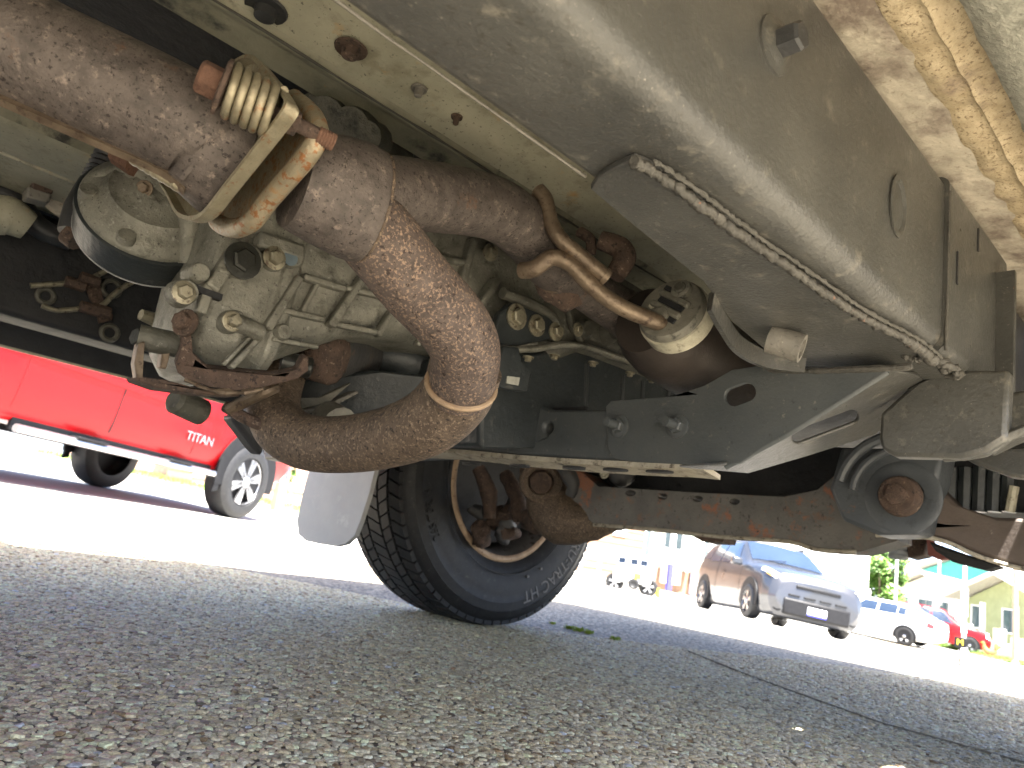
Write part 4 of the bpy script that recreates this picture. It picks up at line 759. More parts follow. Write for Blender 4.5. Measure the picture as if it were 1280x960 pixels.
# ================================================================== the street beyond
def place(root, x, y, hd):
    e = .8; n = Vector((-(gz(x+e, y)-gz(x-e, y))/(2*e), -(gz(x, y+e)-gz(x, y-e))/(2*e), 1)).normalized()
    h = Vector((cos(hd), sin(hd), 0)); h = (h-n*h.dot(n)).normalized(); l = n.cross(h)
    root.matrix_world = Matrix(((h.x, l.x, n.x, x), (h.y, l.y, n.y, y), (h.z, l.z, n.z, gz(x, y)+.005), (0, 0, 0, 1)))
class Shell:
    """car body surface: stations (x, zb, wb, zm, wm, zbelt, wbelt, zroof, wroof, zcrown) splined along and around"""
    def __init__(s, st): s.st = st; s.n = len(st)-1
    def cr(s, a, t):
        n = len(a)-1; t = min(max(t, 0), n-1e-6); i = int(t); f = t-i; p0, p1, p2, p3 = a[max(0, i-1)], a[i], a[i+1], a[min(n, i+2)]
        return .5*(2*p1+(p2-p0)*f+(2*p0-5*p1+4*p2-p3)*f*f+(3*p1-p0-3*p2+p3)*f**3)
    def lin(s, a, t): n = len(a)-1; t = min(max(t, 0), n-1e-6); i = int(t); return a[i]+(a[i+1]-a[i])*(t-i)
    def pt(s, u, t):
        x, zb, wb, zm, wm, ze, we, zr, wr, zc = [s.lin([q[k] for q in s.st], u) for k in range(10)]
        ys = [0, wb*.8, wb, wm, we, wr, wr*.6, 0]; zs = [zb, zb, zb+.05, zm, ze, zr, zr+(zc-zr)*.8, zc]
        return Vector((x, s.cr(ys, t), s.cr(zs, t)))
    def body(s, nm, m, par, nu=5, nt=28):
        U = [i/nu for i in range(s.n*nu+1)]; T = [7*i/nt for i in range(nt+1)]; rings = []
        for u in U:
            half = [s.pt(u, t) for t in T]; rings.append(half+[Vector((p.x, -p.y, p.z)) for p in reversed(half[1:-1])])
        return MB().loft(rings).build(nm, m, par, 32)
    def patch(s, nm, m, par, u0, u1, t0, t1, side=1, off=.006, both=False, nu=8, nt=6, th=True, u0b=None, u1b=None):
        def nrm(u, t):
            a = s.pt(min(u+.02, s.n), t)-s.pt(max(u-.02, 0), t); b = s.pt(u, t+.03)-s.pt(u, t-.03); n = a.cross(b)
            return (n if n.dot(s.pt(u, t)-Vector((s.pt(u, t).x, 0, .7))) > 0 else -n).normalized()
        rings = []
        for i in range(nu+1):
            r = []
            for j in range(nt+1):
                t = t0+(t1-t0)*j/nt; f = j/nt; ua = u0+((u0b if u0b is not None else u0)-u0)*f; ub = u1+((u1b if u1b is not None else u1)-u1)*f
                u = ua+(ub-ua)*i/nu; p = s.pt(u, t)+nrm(u, t)*off; r.append(Vector((p.x, p.y*side, p.z)))
            if both: r = r+[Vector((p.x, -p.y, p.z)) for p in reversed(r)]
            rings.append(r)
        return MB().loft(rings, closed=False, caps=False).build(nm, m, par, 40)
def car_wheel(root, x, y, r, wd, side, spokes=5, rimc=None):
    s_ = -side
    w = MB().lathe((x, y, r), YA*side, [(-wd/2, r*.62), (-wd/2, r*.9), (-wd*.4, r*.98), (-wd*.2, r), (wd*.2, r), (wd*.4, r*.98), (wd/2, r*.9), (wd/2+.004, r*.80), (wd/2, r*.66), (wd*.30, r*.62)], 36, caps=False).build('wheel', tyre_m, root, 40)
    MB().lathe((x, y, r), YA*side, [(wd*.18, .001), (wd*.2, r*.62), (wd*.46, r*.665), (wd*.47, r*.62), (wd*.25, r*.58), (wd*.21, .002)], 32, caps=False).build('rim', trim_m, w, 40)
    mb = MB()
    for k in range(spokes):
        a = 2*pi*k/spokes+.3
        for da in (-.16, .16):
            d = Vector((cos(a), 0, sin(a))); d2 = Vector((cos(a+da), 0, sin(a+da))); mb.obox(Vector((x, y+side*wd*.40, r))+(d*.3+d2*.7)*r*.36, d2*r*.28, YA*.010, d2.cross(YA)*r*.06)
    mb.lathe((x, y+side*wd*.34, r), YA*side, [(0, r*.16), (.03, r*.15), (.04, r*.08)], 16); mb.torus((x, y+side*wd*.42, r), YA, r*.635, r*.03, 32, 6)
    mb.build('spokes', rimc or silver_m, w, 30); return w
def wheel_arch(root, x, y, r, side, depth=.02):
    pts = [Vector((x+cos(a)*r, y, r*.86+sin(a)*r)) for a in [radians(-14+208*i/20) for i in range(21)]]
    MB().prism(pts, YA*side*depth).build('wheel_arch', trim_m, root, 30)  # black plate stands in for the shaded opening round the wheel
def car_common(root, sh, paint, glass_spec, wheels):
    b = sh.body('body', paint, root)
    return b

# ---------------- red pickup
tk = tag(empty('pickup_truck', (0, 0, 0)), 'bright red pickup truck with chrome side step and alloy wheels', 'pickup truck')
A_ = P(279, 647, 8.2); hd = radians(30); th_ = Vector((cos(hd), sin(hd), 0)); tl = Vector((-sin(hd), cos(hd), 0))
tr = A_-th_*1.85+tl*.88; place(tk, tr.x, tr.y, hd)
tsh = Shell([(2.86, .50, .72, .75, .90, 1.05, .86, 1.14, .70, 1.18), (2.70, .48, .90, .8, 1.0, 1.12, .97, 1.24, .84, 1.28), (2.2, .46, .96, .85, 1.02, 1.18, 1.0, 1.30, .86, 1.34), (1.35, .46, .97, .85, 1.02, 1.24, 1.0, 1.36, .86, 1.40), (1.15, .46, .97, .85, 1.02, 1.25, 1.0, 1.40, .84, 1.43), (.45, .46, .97, .85, 1.02, 1.26, 1.0, 1.88, .70, 1.93), (-.9, .46, .97, .85, 1.02, 1.28, 1.0, 1.90, .70, 1.95), (-1.15, .46, .97, .85, 1.02, 1.30, 1.0, 1.80, .70, 1.84), (-1.22, .46, .97, .85, 1.02, 1.28, 1.0, 1.34, .92, 1.36), (-3.3, .50, .97, .85, 1.02, 1.28, 1.0, 1.34, .92, 1.36), (-3.45, .55, .95, .85, 1.0, 1.25, .98, 1.32, .90, 1.34)])
tsh.body('body', red_m, tk)
for s_ in (1, -1):
    tsh.patch('side_window', glass_m, tk, 4.25, 5.4, 4.15, 4.85, s_, u0b=4.9); tsh.patch('side_window', glass_m, tk, 5.5, 6.7, 4.15, 4.85, s_)
    for u in (4.35, 5.45, 6.9): tsh.patch('door_gap', trim_m, tk, u, u+.012, 2.2, 4.1, s_, .002, nu=1, nt=12)
    tsh.patch('fender_gap', trim_m, tk, 3.35, 3.38, 3.0, 4.2, s_, .002, nu=1, nt=10)
    tsh.patch('body_crease', red_m, tk, 1.2, 9.4, 3.28, 3.42, s_, .010, nu=60, nt=2)
    for u in (4.6, 5.75): tsh.patch('door_handle', silver_m, tk, u, u+.12, 3.66, 3.78, s_, .03, nu=3, nt=2)
    for x in (1.85, -2.25):
        wheel_arch(tk, x, s_*1.005, .53, s_, .03); car_wheel(tk, x, s_*.925, .41, .27, s_, 6)
    MB().tube([(-1.05, s_*1.02, .42), (1.30, s_*1.02, .42)], .034, 16, 1).build('side_step', silver_m, tk)
    for x in (.75, -.35): MB().box((x-.16, s_*1.02-.05, .448), (x+.16, s_*1.02+.05, .468)).build('step_pad', trim_m, tk, bevel=.008)
    MB().box((-1.05, s_*.93, .40), (1.30, s_*.96, .50)).build('sill', trim_m, tk)
    MB().prism([(1.36, s_*1.0, .52), (1.44, s_*1.0, .54), (1.42, s_*1.0, .26), (1.34, s_*1.0, .24)], YA*s_*.03).build('mud_guard', trim_m, tk, bevel=.006)
    MB().box((2.52, s_*.72, .86), (2.84, s_*.98, 1.10)).build('headlight', lens_m, tk, bevel=.03)
    MB().obox((1.0, s_*1.16, 1.36), XA*.06, YA*.09, ZA*.10).build('mirror', red_m, tk, bevel=.03)
tsh.patch('windscreen', glass_m, tk, 4.1, 4.9, 5.1, 7, 1, .01, True)
MB().box((2.80, -.86, .50), (2.98, .86, .72)).build('bumper', silver_m, tk, bevel=.04)
MB().box((2.84, -.62, .76), (2.90, .62, 1.12)).build('grille', trim_m, tk, bevel=.02)
# badge on the right front door, at its surveyed place
tk_inv = tk.matrix_world.inverted(); o_ = tk_inv @ cam_pos; r_ = (tk_inv.to_3x3() @ ray(250, 549)); q_ = o_+r_*((-1.022-o_.y)/r_.y)
vs, fs = text_mesh('TITAN', .125, .006); MB().add([Vector((q_.x+v.x*1.15, -1.024-v.z, q_.z+v.y)) for v in vs], fs).build('badge_lettering', silver_m, tk, 30, recalc=False)

# ---------------- silver-grey hatchback facing us
kia = tag(empty('hatchback', (0, 0, 0)), 'silver-grey boxy hatchback with blue-tinted windscreen and white plate', 'car')
K_ = P(938, 772, 13.5); kh = radians(229); kf = Vector((cos(kh), sin(kh), 0)); kl = Vector((-sin(kh), cos(kh), 0)); kr = K_-kf*1.28+kl*.80; place(kia, kr.x, kr.y, kh)
ksh = Shell([(2.08, .30, .60, .52, .74, .74, .66, .82, .52, .86), (2.0, .24, .74, .52, .84, .84, .78, .93, .66, .98), (1.75, .22, .82, .55, .885, .92, .84, 1.00, .74, 1.05), (1.25, .22, .83, .6, .90, .98, .87, 1.07, .76, 1.11), (.85, .22, .83, .6, .90, 1.0, .87, 1.11, .76, 1.16), (.10, .22, .83, .6, .90, 1.02, .87, 1.54, .64, 1.60), (-1.2, .22, .83, .6, .90, 1.05, .87, 1.56, .63, 1.61), (-1.8, .24, .82, .62, .89, 1.08, .85, 1.52, .61, 1.57), (-2.0, .30, .78, .68, .86, 1.08, .80, 1.42, .57, 1.46), (-2.08, .40, .70, .7, .80, 1.0, .74, 1.25, .54, 1.28)])
ksh.st = [(q[0], q[1]-.08, q[2], q[3]-.07, q[4], q[5]-.07, q[6], q[7]-.07, q[8], q[9]-.07) for q in ksh.st]
ksh.body('body', grey_m, kia)
for s_ in (1, -1):
    ksh.patch('side_window', glass_m, kia, 4.45, 5.5, 4.12, 4.86, s_, u0b=4.95); ksh.patch('side_window', glass_m, kia, 5.56, 6.1, 4.12, 4.86, s_); ksh.patch('quarter_window', glass_m, kia, 6.16, 7.2, 4.2, 4.84, s_)
    for u in (4.15, 5.52, 6.15): ksh.patch('door_gap', trim_m, kia, u, u+.015, 2.4, 4.1, s_, .002, nu=1, nt=10)
    for u in (5.2, 6.0): ksh.patch('door_handle', grey_m, kia, u, u+.08, 3.70, 3.80, s_, .03, nu=3, nt=2)
    for x in (1.28, -1.29): wheel_arch(kia, x, s_*.892, .40, s_, .02); car_wheel(kia, x, s_*.83, .305, .215, s_, 5)
    ksh.patch('headlight', lens_m, kia, .75, 2.3, 4.05, 4.75, s_, .012); ksh.patch('turn_lens', amber_m, kia, 1.2, 1.8, 4.0, 4.2, s_, .016)
    MB().obox((.72, s_*1.0, 1.01), XA*.07, YA*.10, ZA*.07).build('mirror', grey_m, kia, bevel=.03)
    MB().lathe((2.02, s_*.66, .33), XA+YA*s_*.4, [(-.08, .11), (.03, .10), (.035, .07), (.0, .06)], 24).build('fog_lamp', trim_m, kia, 40)
    MB().tube([(.1, s_*.56, 1.55), (-1.5, s_*.56, 1.56)], .02, 8, 1).build('roof_rail', trim_m, kia)
ksh.patch('windscreen', glass_m, kia, 4.12, 4.93, 5.12, 7, 1, .01, True)
MB().box((2.03, -.60, .20), (2.11, .60, .49)).build('lower_grille', trim_m, kia, bevel=.05)
MB().box((2.05, -.40, .67), (2.10, .40, .73)).build('upper_grille', trim_m, kia, bevel=.015)
for y in (-.42, -.14, .14, .42): MB().box((2.06, y-.10, .525), (2.105, y+.10, .555)).build('bumper_slot', trim_m, kia, bevel=.006)
pl_ = MB().box((2.112, -.17, .26), (2.12, .17, .40)).build('number_plate', plate_m, kia, bevel=.004); MB().box((2.121, -.17, .26), (2.123, .17, .29)).build('plate_band', blue_m, pl_)
MB().tube([(1.0, -.5, 1.12), (.72, -.05, 1.20)], .008, 6, 1).build('wiper', trim_m, kia)

def simple_car(nm, lab, paint, sh, x, y, h, wheels, wr, tail=True):
    c = tag(empty(nm, (0, 0, 0)), lab, 'car'); place(c, x, y, h); sh.body('body', paint, c)
    n = sh.n
    for s_ in (1, -1):
        sh.patch('side_window', glass_m, c, 3.5, 4.45, 4.12, 4.88, s_, u0b=3.95); sh.patch('side_window', glass_m, c, 4.52, 5.3, 4.12, 4.88, s_); sh.patch('quarter_window', glass_m, c, 5.36, 5.9, 4.15, 4.8, s_)
        sh.patch('tail_light', tail_m, c, n-.9, n-.2, 3.4, 3.9, s_, .012); sh.patch('headlight', lens_m, c, .4, 1.2, 3.5, 3.9, s_, .012)
        for wx in wheels: wheel_arch(c, wx, s_*.885, wr*1.17, s_, .02); car_wheel(c, wx, s_*.81, wr, .2, s_, 5)
    sh.patch('windscreen', glass_m, c, 3.1, 3.93, 5.12, 7, 1, .01, True); sh.patch('rear_window', glass_m, c, 6.05, 6.9, 5.12, 7, 1, .01, True)
    for u in (3.3, 4.48): sh.patch('door_gap', trim_m, c, u, u+.012, 2.4, 4.1, 1, .002, nu=1, nt=8)
    return c
sedan = Shell([(2.2, .30, .60, .5, .74, .66, .66, .70, .55, .74), (2.0, .22, .78, .5, .86, .76, .80, .82, .66, .86), (1.5, .2, .82, .55, .88, .84, .84, .90, .74, .94), (.75, .2, .82, .55, .88, .88, .85, .97, .74, 1.0), (.05, .2, .82, .55, .88, .90, .85, 1.30, .58, 1.36), (-.9, .2, .82, .55, .88, .92, .85, 1.32, .58, 1.37), (-1.35, .2, .82, .55, .88, .93, .84, 1.26, .58, 1.30), (-1.95, .24, .8, .58, .86, .94, .80, 1.02, .66, 1.05), (-2.25, .35, .7, .6, .78, .86, .72, .92, .60, .94)])
suvsh = Shell([(2.1, .35, .60, .6, .74, .78, .66, .86, .55, .9), (1.95, .28, .78, .6, .86, .92, .80, .98, .66, 1.02), (1.5, .26, .82, .65, .90, 1.0, .84, 1.06, .74, 1.1), (.95, .26, .82, .65, .90, 1.03, .85, 1.12, .74, 1.16), (.25, .26, .82, .65, .90, 1.05, .85, 1.60, .62, 1.66), (-.9, .26, .82, .65, .90, 1.07, .85, 1.62, .62, 1.68), (-1.6, .26, .82, .65, .90, 1.08, .84, 1.56, .60, 1.62), (-2.0, .32, .8, .68, .86, 1.06, .80, 1.2, .62, 1.25), (-2.1, .42, .7, .7, .80, .96, .74, 1.05, .60, 1.08)])
w_ = P(1088, 790, 26.5); simple_car('sedan', 'low white sedan with dark windows beyond the silver-grey hatchback', white_m, sedan, w_.x, w_.y, radians(92), (1.35, -1.35), .31)
w_ = P(1166, 780, 34); simple_car('compact_suv', 'small red SUV parked before the teal-based house', red_m, suvsh, w_.x, w_.y, radians(-62), (1.25, -1.3), .35)

# ---------------- storefront with posts and awning
def frame_of(px0, w0, px1, w1):
    a = P(px0, 720, w0); b = P(px1, 720, w1); a.z = gz(a.x, a.y); b.z = gz(b.x, b.y); d = b-a; d.z = 0; d.normalize(); n = Vector((d.y, -d.x, 0))
    if n.dot(cam_pos-a) < 0: n = -n
    return a, d, n, (b-a).length
wood_m = mat('orange_brown_boards', (.19, .115, .07), (.25, .155, .095), 6, .7, 0, .2, 60); cream_m = mat('cream_wall_paint', (.62, .58, .48), (.68, .64, .54), 3, .8)
sage_m = mat('pale_green_wall_paint', (.40, .48, .40), (.48, .55, .46), 3, .8); teal_m = mat('teal_wall_paint', (.05, .28, .24), (.07, .34, .28), 3, .7); olive_m = mat('olive_wall_paint', (.26, .28, .14), (.32, .34, .18), 3, .8)
roof_m = mat('grey_shingles', (.30, .28, .24), (.40, .37, .32), 8, .85, 0, .4, 40); wwall_m = mat('white_wall_paint', (.76, .75, .72), (.82, .81, .78), 3, .7); stone_m = mat('pinkish_block', (.42, .26, .20), (.54, .36, .28), 8, .85, 0, .3, 60)
hglass_m = mat('house_window_glass', (.05, .08, .09), (.09, .12, .13), 3, .1, 0, 0, rvar=.02)
pole_m = mat('weathered_pole', (.20, .15, .11), (.30, .24, .18), 14, .85, 0, .3, 60); steel_m = mat('galvanised_pole', (.52, .53, .53), (.62, .62, .62), 14, .45, .3)
grass_m = mat('lawn_grass', (.10, .17, .03), (.17, .26, .05), 6, .9, 0, .5, 80); leaf_m = mat('sunny_leaf', (.07, .15, .02), (.14, .26, .04), 5, .55); bark_m = mat('bark', (.12, .09, .06), (.18, .14, .10), 12, .9, 0, .5, 60)
class Wall:
    """a facade frame: u along, v up, d towards the viewer"""
    def __init__(s, px0, w0, px1, w1): s.a, s.d, s.n, s.L = frame_of(px0, w0, px1, w1)
    def at(s, u, v, o=0): return s.a+s.d*u+ZA*v+s.n*o
    def hit(s, x, y, o=0): p = onPl(x, y, s.a+s.n*o, s.n); q = p-s.a; return q.dot(s.d), q.z
    def slab(s, mb, u0, u1, v0, v1, o0, o1): c = s.at((u0+u1)/2, (v0+v1)/2, (o0+o1)/2); return mb.obox(c, s.d*(u1-u0)/2, s.n*(o1-o0)/2, ZA*(v1-v0)/2)
    def part(s, nm, m, par, u0, u1, v0, v1, o0, o1, bevel=0):
        mb = MB(); s.slab(mb, u0, u1, v0, v1, o0, o1); mb.v = [p-par_loc(par) for p in mb.v]; return mb.build(nm, m, par, bevel=bevel)
    def window(s, par, u0, u1, v0, v1, o=0.0, fm=None, panes=2):
        f = MB(); t = .07
        for (a, b, c, e) in ((u0, u1, v0, v0+t), (u0, u1, v1-t, v1), (u0, u0+t, v0+t, v1-t), (u1-t, u1, v0+t, v1-t)): s.slab(f, a, b, c, e, o+.002, o+.06)
        f.v = [p-par_loc(par) for p in f.v]; w = f.build('window', fm or wwall_m, par)
        for k in range(panes):
            ua = u0+t+(u1-u0-2*t)*k/panes+.015; ub = u0+t+(u1-u0-2*t)*(k+1)/panes-.015; s.part('pane', hglass_m, w, ua, ub, v0+t+.01, v1-t-.01, o+.01, o+.03)
        return w
def par_loc(o):
    while o.parent: o = o.parent
    return o.location.copy()
def wroot(nm, lab, cat, W, group=None):
    r = tag(empty(nm, W.at(W.L/2, 0)), lab, cat, group); r.rotation_euler = (0, 0, 0); bpy.context.view_layer.update(); return r
S = Wall(690, 28, 915, 30); sf = wroot('storefront', 'shop front with orange-brown boards, pale green panels and white awning', 'building', S)
S.part('wall', wood_m, sf, -14, S.L*.47, -.8, 4.6, -6, 0)
for k in range(11): S.part('board', wood_m, sf, -14, S.L*.47, .15+k*.26, .38+k*.26, .001, .02)
S.part('wall', sage_m, sf, S.L*.47, S.L+4, -.8, 4.6, -6, 0); S.part('plinth', wood_m, sf, S.L*.47, S.L+4, -.5, .55, .002, .07)
def wpx(Wl, x0, x1): return Wl.hit(x0, 715)[0], Wl.hit(x1, 715)[0]
for (x0, x1, v0, v1, m_) in ((824, 850, 1.3, 2.5, 0), (874, 884, .6, 2.5, 0), (890, 906, .6, 2.5, 0), (800, 810, .3, 2.3, 0)): u0, u1 = wpx(S, x0, x1); S.window(sf, u0, u1, v0, v1, .01, panes=1)
u0, u1 = wpx(S, 760, 776); S.part('white_sign', wwall_m, sf, u0, u1, 1.5, 2.5, .03, .07); u0, u1 = wpx(S, 797, 816); S.part('lamp_box', cream_m, sf, u0, u1, 2.45, 2.65, .03, .3)
u0, u1 = wpx(S, 822, 862); S.part('awning', wwall_m, sf, u0, u1, 2.55, 2.75, .02, 1.3, .04); u0, u1 = wpx(S, 824, 848); S.part('counter', wwall_m, sf, u0, u1, .95, 1.1, .03, .3); S.part('kiosk_base', cream_m, sf, u0, u1, 0, .95, .03, .25)
S.part('roof_edge', roof_m, sf, -14.3, S.L+4.3, 4.55, 4.8, -6.3, 1.0)
for x in (822.5, 852): u0, u1 = wpx(S, x-2.5, x+2.5); S.part('porch_post', wwall_m, sf, u0, u1, .75, 2.56, .9, 1.05); S.part('post_base', blue_m if x < 840 else mat('pale_blue_paint', (.3, .36, .55), (.38, .44, .62), 9, .7), sf, u0, u1, -.25, .745, .9, 1.06)
u0, u1 = wpx(S, 861, 871); S.part('wooden_crate', wood_m, sf, u0, u1, .1, .8, .1, .5)
# ---------------- blank white building
B = Wall(985, 29, 1086, 35); wb_ = wroot('white_building', 'plain white building rising behind the silver-grey hatchback', 'building', B)
B.part('wall', wwall_m, wb_, -1.5, B.L, -1.5, 5.2, -7, 0); B.part('cornice', wwall_m, wb_, -1.7, B.L+.2, 5.2, 5.5, -7.2, .2); B.part('yellow_fascia', yel_m, wb_, -.6, .7, 2.05, 2.25, .002, .3); B.window(wb_, -.5, .6, .9, 1.95, .01)
B.part('side_block', wwall_m, wb_, B.L, B.L+.9, -1.5, 1.7, -5, -.2)
# ---------------- houses on the right
def house(W_, nm, lab, wall_m, base_m, v_eave, v_ridge, depth, porch=True, extra=0):
    h = wroot(nm, lab, 'house', W_, 'wooden houses across the street'); L_ = W_.L
    W_.part('wall', wall_m, h, 0, L_, -1.5, v_eave, -depth, 0); W_.part('base_wall', base_m, h, -.02, L_+.02, -1.5, .95, -depth-.02, .02)
    # gable roof facing the street
    o = .6; t = .14; a = [W_.at(-o, v_eave-.1, .9), W_.at(L_/2, v_ridge, .9), W_.at(L_+o, v_eave-.1, .9)]; loc = par_loc(h)
    mb = MB().prism([p-loc for p in (a[0], a[1], a[2], a[2]+ZA*t, a[1]+ZA*t, a[0]+ZA*t)], -W_.n*(depth+1.6)); mb.build('roof', roof_m, h)
    MB().prism([p-loc for p in (W_.at(.05, v_eave-.02, -.1), W_.at(L_/2, v_ridge-.05, -.1), W_.at(L_-.05, v_eave-.02, -.1))], W_.n*.08).build('gable', wall_m, h)
    MB().prism([p-loc for p in (W_.at(-o, v_eave-.12, .92), W_.at(L_/2, v_ridge-.02, .92), W_.at(L_+o, v_eave-.12, .92), W_.at(L_+o, v_eave+.1, .92), W_.at(L_/2, v_ridge+.2, .92), W_.at(-o, v_eave+.1, .92))], W_.n*.05).build('barge_board', wwall_m, h)
    for f in (.16, .5, .80): W_.window(h, L_*f-.5, L_*f+.5, 1.25, 2.45, .005)
    if porch:
        for f in (.0, .36, .70, 1.0): W_.part('porch_post', wwall_m, h, L_*f-.09, L_*f+.09, -.6, v_eave-.12, .7, .88)
    return h
H1 = Wall(1116, 47, 1204, 44); house(H1, 'gable_house', 'beige gabled house with teal base wall behind the small red SUV', cream_m, teal_m, 2.75, 3.9, 8)
H2 = Wall(1207, 40, 1330, 34); house(H2, 'gable_house', 'olive green house with grey roof and white window frames', olive_m, olive_m, 2.7, 4.0, 7)
H3 = Wall(1150, 62, 1260, 56); house(H3, 'gable_house', 'tall teal house standing behind the beige gabled house', teal_m, teal_m, 5.2, 6.6, 8, False)
G = Wall(1208, 37, 1320, 31); gw = wroot('garden_wall', 'low white garden wall with taller piers before the olive house', 'wall', G)
G.part('wall_panel', wwall_m, gw, 0, G.L, -.5, .75, -.15, 0)
for k in range(6): G.part('pier', wwall_m, gw, G.L*k/5-.2, G.L*k/5+.2, -.5, 1.35-(k % 2)*.3, -.25, .1)
# wall, shrub and post behind the pickup
Q = Wall(40, 27, 520, 21); bw = wroot('block_wall', 'pinkish block wall with capping beyond the red pickup', 'wall', Q)
Q.part('wall_panel', stone_m, bw, 0, Q.L, -1, 1.5, -.25, 0); Q.part('capping', cream_m, bw, -.1, Q.L+.1, 1.5, 1.62, -.3, .05)
for r_i in range(5):
    for k in range(int(Q.L/.9)):
        uu = k*.9+(.45 if r_i % 2 else 0)
        if -.2 < uu < Q.L-.9: Q.part('block', stone_m, bw, uu+.02, uu+.88, -.05+r_i*.3, .23+r_i*.3, .001, .025)
def verge(nm, x0, x1, y0, y1, m, kind='stuff', dz=.03, lab=None):
    pass
def strip_ground(nm, pts, wd, m, lab):
    mb = MB(); rings = []; n = 40
    for i in range(n+1):
        t = i/n; p = Vector(pts[0]).lerp(Vector(pts[1]), t); d = (Vector(pts[1])-Vector(pts[0])).normalized(); s_ = Vector((-d.y, d.x, 0)); r = []
        for k in range(7):
            q = p+s_*wd*(k/6-.5); e = .0 if k in (0, 6) else random.uniform(.05, .11); r.append(Vector((q.x, q.y, gz(q.x, q.y)+.012+e)))
        rings.append(r)
    # blades
    mb.loft(rings, closed=False, caps=False)
    for i in range(2600):
        t = random.random(); k = random.uniform(-.48, .48); p = Vector(pts[0]).lerp(Vector(pts[1]), t); d = (Vector(pts[1])-Vector(pts[0])).normalized(); s_ = Vector((-d.y, d.x, 0)); p = p+s_*wd*k; p.z = gz(p.x, p.y)+.05; a = random.uniform(0, pi)
        e = Vector((cos(a), sin(a), 0))*.02; h_ = random.uniform(.10, .22); mb.add([p-e, p+e, p+ZA*h_+Vector((random.uniform(-.05, .05), random.uniform(-.05, .05), 0))], [(0, 1, 2)])
    o = mb.build(nm, m, recalc=False); tag(o, lab, 'grass', kind='stuff'); return o
q0, q1 = Q.at(0, 0, .9), Q.at(Q.L, 0, .9); strip_ground('grass_verge', (q0.xy.to_3d(), q1.xy.to_3d()), 1.2, grass_m, 'yellow-green grass strip at the foot of the block wall')
g0, g1 = G.at(-1, 0, 1.2), G.at(G.L, 0, 1.2); strip_ground('grass_verge', (g0.xy.to_3d(), g1.xy.to_3d()), 2.0, grass_m, 'sunlit grass strip before the white garden wall')

# ---------------- trees and shrubs
def tree(nm, lab, cat, c, h, rx, rz, n, lm, trunk_r=.14, grp=None):
    r = tag(empty(nm, (c.x, c.y, gz(c.x, c.y))), lab, cat, grp); zc = h-rz; tb = MB()
    tb.tube([(0, 0, -.2), (.05, .03, zc*.5), (0, .05, zc)], [trunk_r*1.3, trunk_r, trunk_r*.7], 10, 4)
    limbs = []
    for k in range(6):
        a = 2*pi*k/6+random.uniform(-.4, .4); e = Vector((cos(a)*rx*.6, sin(a)*rx*.6, zc+random.uniform(-.1, .6)*rz)); limbs.append(e); tb.tube([(0, 0, zc*.6), tuple(e*.5+Vector((0, 0, zc*.35))), tuple(e)], [trunk_r*.5, trunk_r*.35, trunk_r*.12], 7, 3)
    tb.build('trunk', bark_m, r); mb = MB()
    cl = [Vector((0, 0, zc))]+limbs+[Vector((random.gauss(0, rx*.45), random.gauss(0, rx*.45), zc+random.gauss(0, rz*.45))) for _ in range(16)]
    for i in range(n):
        k = random.choice(cl); d = Vector((random.gauss(0, 1), random.gauss(0, 1), random.gauss(0, 1))).normalized()*rx*.33*random.random()**.4; p = k+d
        a = Vector((random.gauss(0, 1), random.gauss(0, 1), random.gauss(0, .5))).normalized(); b = a.orthogonal().normalized()*random.uniform(.05, .09); a = a*random.uniform(.10, .18); mb.add([p-a, p+b, p+a, p-b], [(0, 1, 2, 3)])
    mb.build('crown', lm, r, recalc=False); return r
c = P(1100, 745, 40); tree('leafy_tree', 'bright green leafy tree beside the white building', 'tree', c, 4.6, 1.6, 1.7, 5200, leaf_m)
c = P(352, 630, 17); tree('climbing_shrub', 'green shrub growing on an orange post past the pickup', 'shrub', c, 1.9, .32, .55, 1500, leaf_m, .05)
c = P(347, 630, 16.6); r = tag(empty('wooden_post', (c.x, c.y, gz(c.x, c.y))), 'short orange wooden post at the foot of the green shrub', 'post'); MB().box((-.11, -.11, -.2), (.11, .11, .95)).build('post', wood_m, r, bevel=.01); MB().box((-.14, -.14, .95), (.14, .14, 1.0)).build('post_cap', wood_m, r, bevel=.01)
# ---------------- poles, sign, rooster, weeds
def pole(nm, lab, px, w, r, h, m, xtra=None):
    c = P(px, 780, w); o = tag(empty(nm, (c.x, c.y, gz(c.x, c.y))), lab, 'pole'); MB().tube([(0, 0, -.2), (0, 0, h)], [r*1.1, r*.8], 14, 1).build('shaft', m, o); MB().lathe((0, 0, -.05), ZA, [(0, r*2.4), (.12, r*2.4), (.2, r*1.5), (.3, r*1.1)], 16).build('foot', m, o)
    if xtra: xtra(o)
    return o
def arms(o):
    for z in (5.6, 6.2): MB().box((-.9, -.05, z), (.9, .05, z+.12)).build('cross_arm', pole_m, o)
    for x in (-.8, -.3, .3, .8): MB().lathe((x, 0, 6.32), ZA, [(0, .04), (.08, .06), (.12, .03)], 10).build('insulator', wwall_m, o)
pole('utility_pole', 'brown wooden utility pole before the white garden wall', 1269, 24, .075, 7, pole_m, arms)
pole('street_pole', 'slim white street pole beside the green leafy tree', 1118, 36, .07, 6, steel_m, lambda o: MB().box((-.5, -.05, 5.9), (.1, .05, 6.0)).build('arm', steel_m, o))
pole('street_pole', 'white pole carrying a pale box before the beige gabled house', 1172, 40, .08, 6, steel_m, lambda o: MB().box((-.16, -.16, 2.1), (.16, .16, 2.7)).build('meter_box', wwall_m, o, bevel=.03))
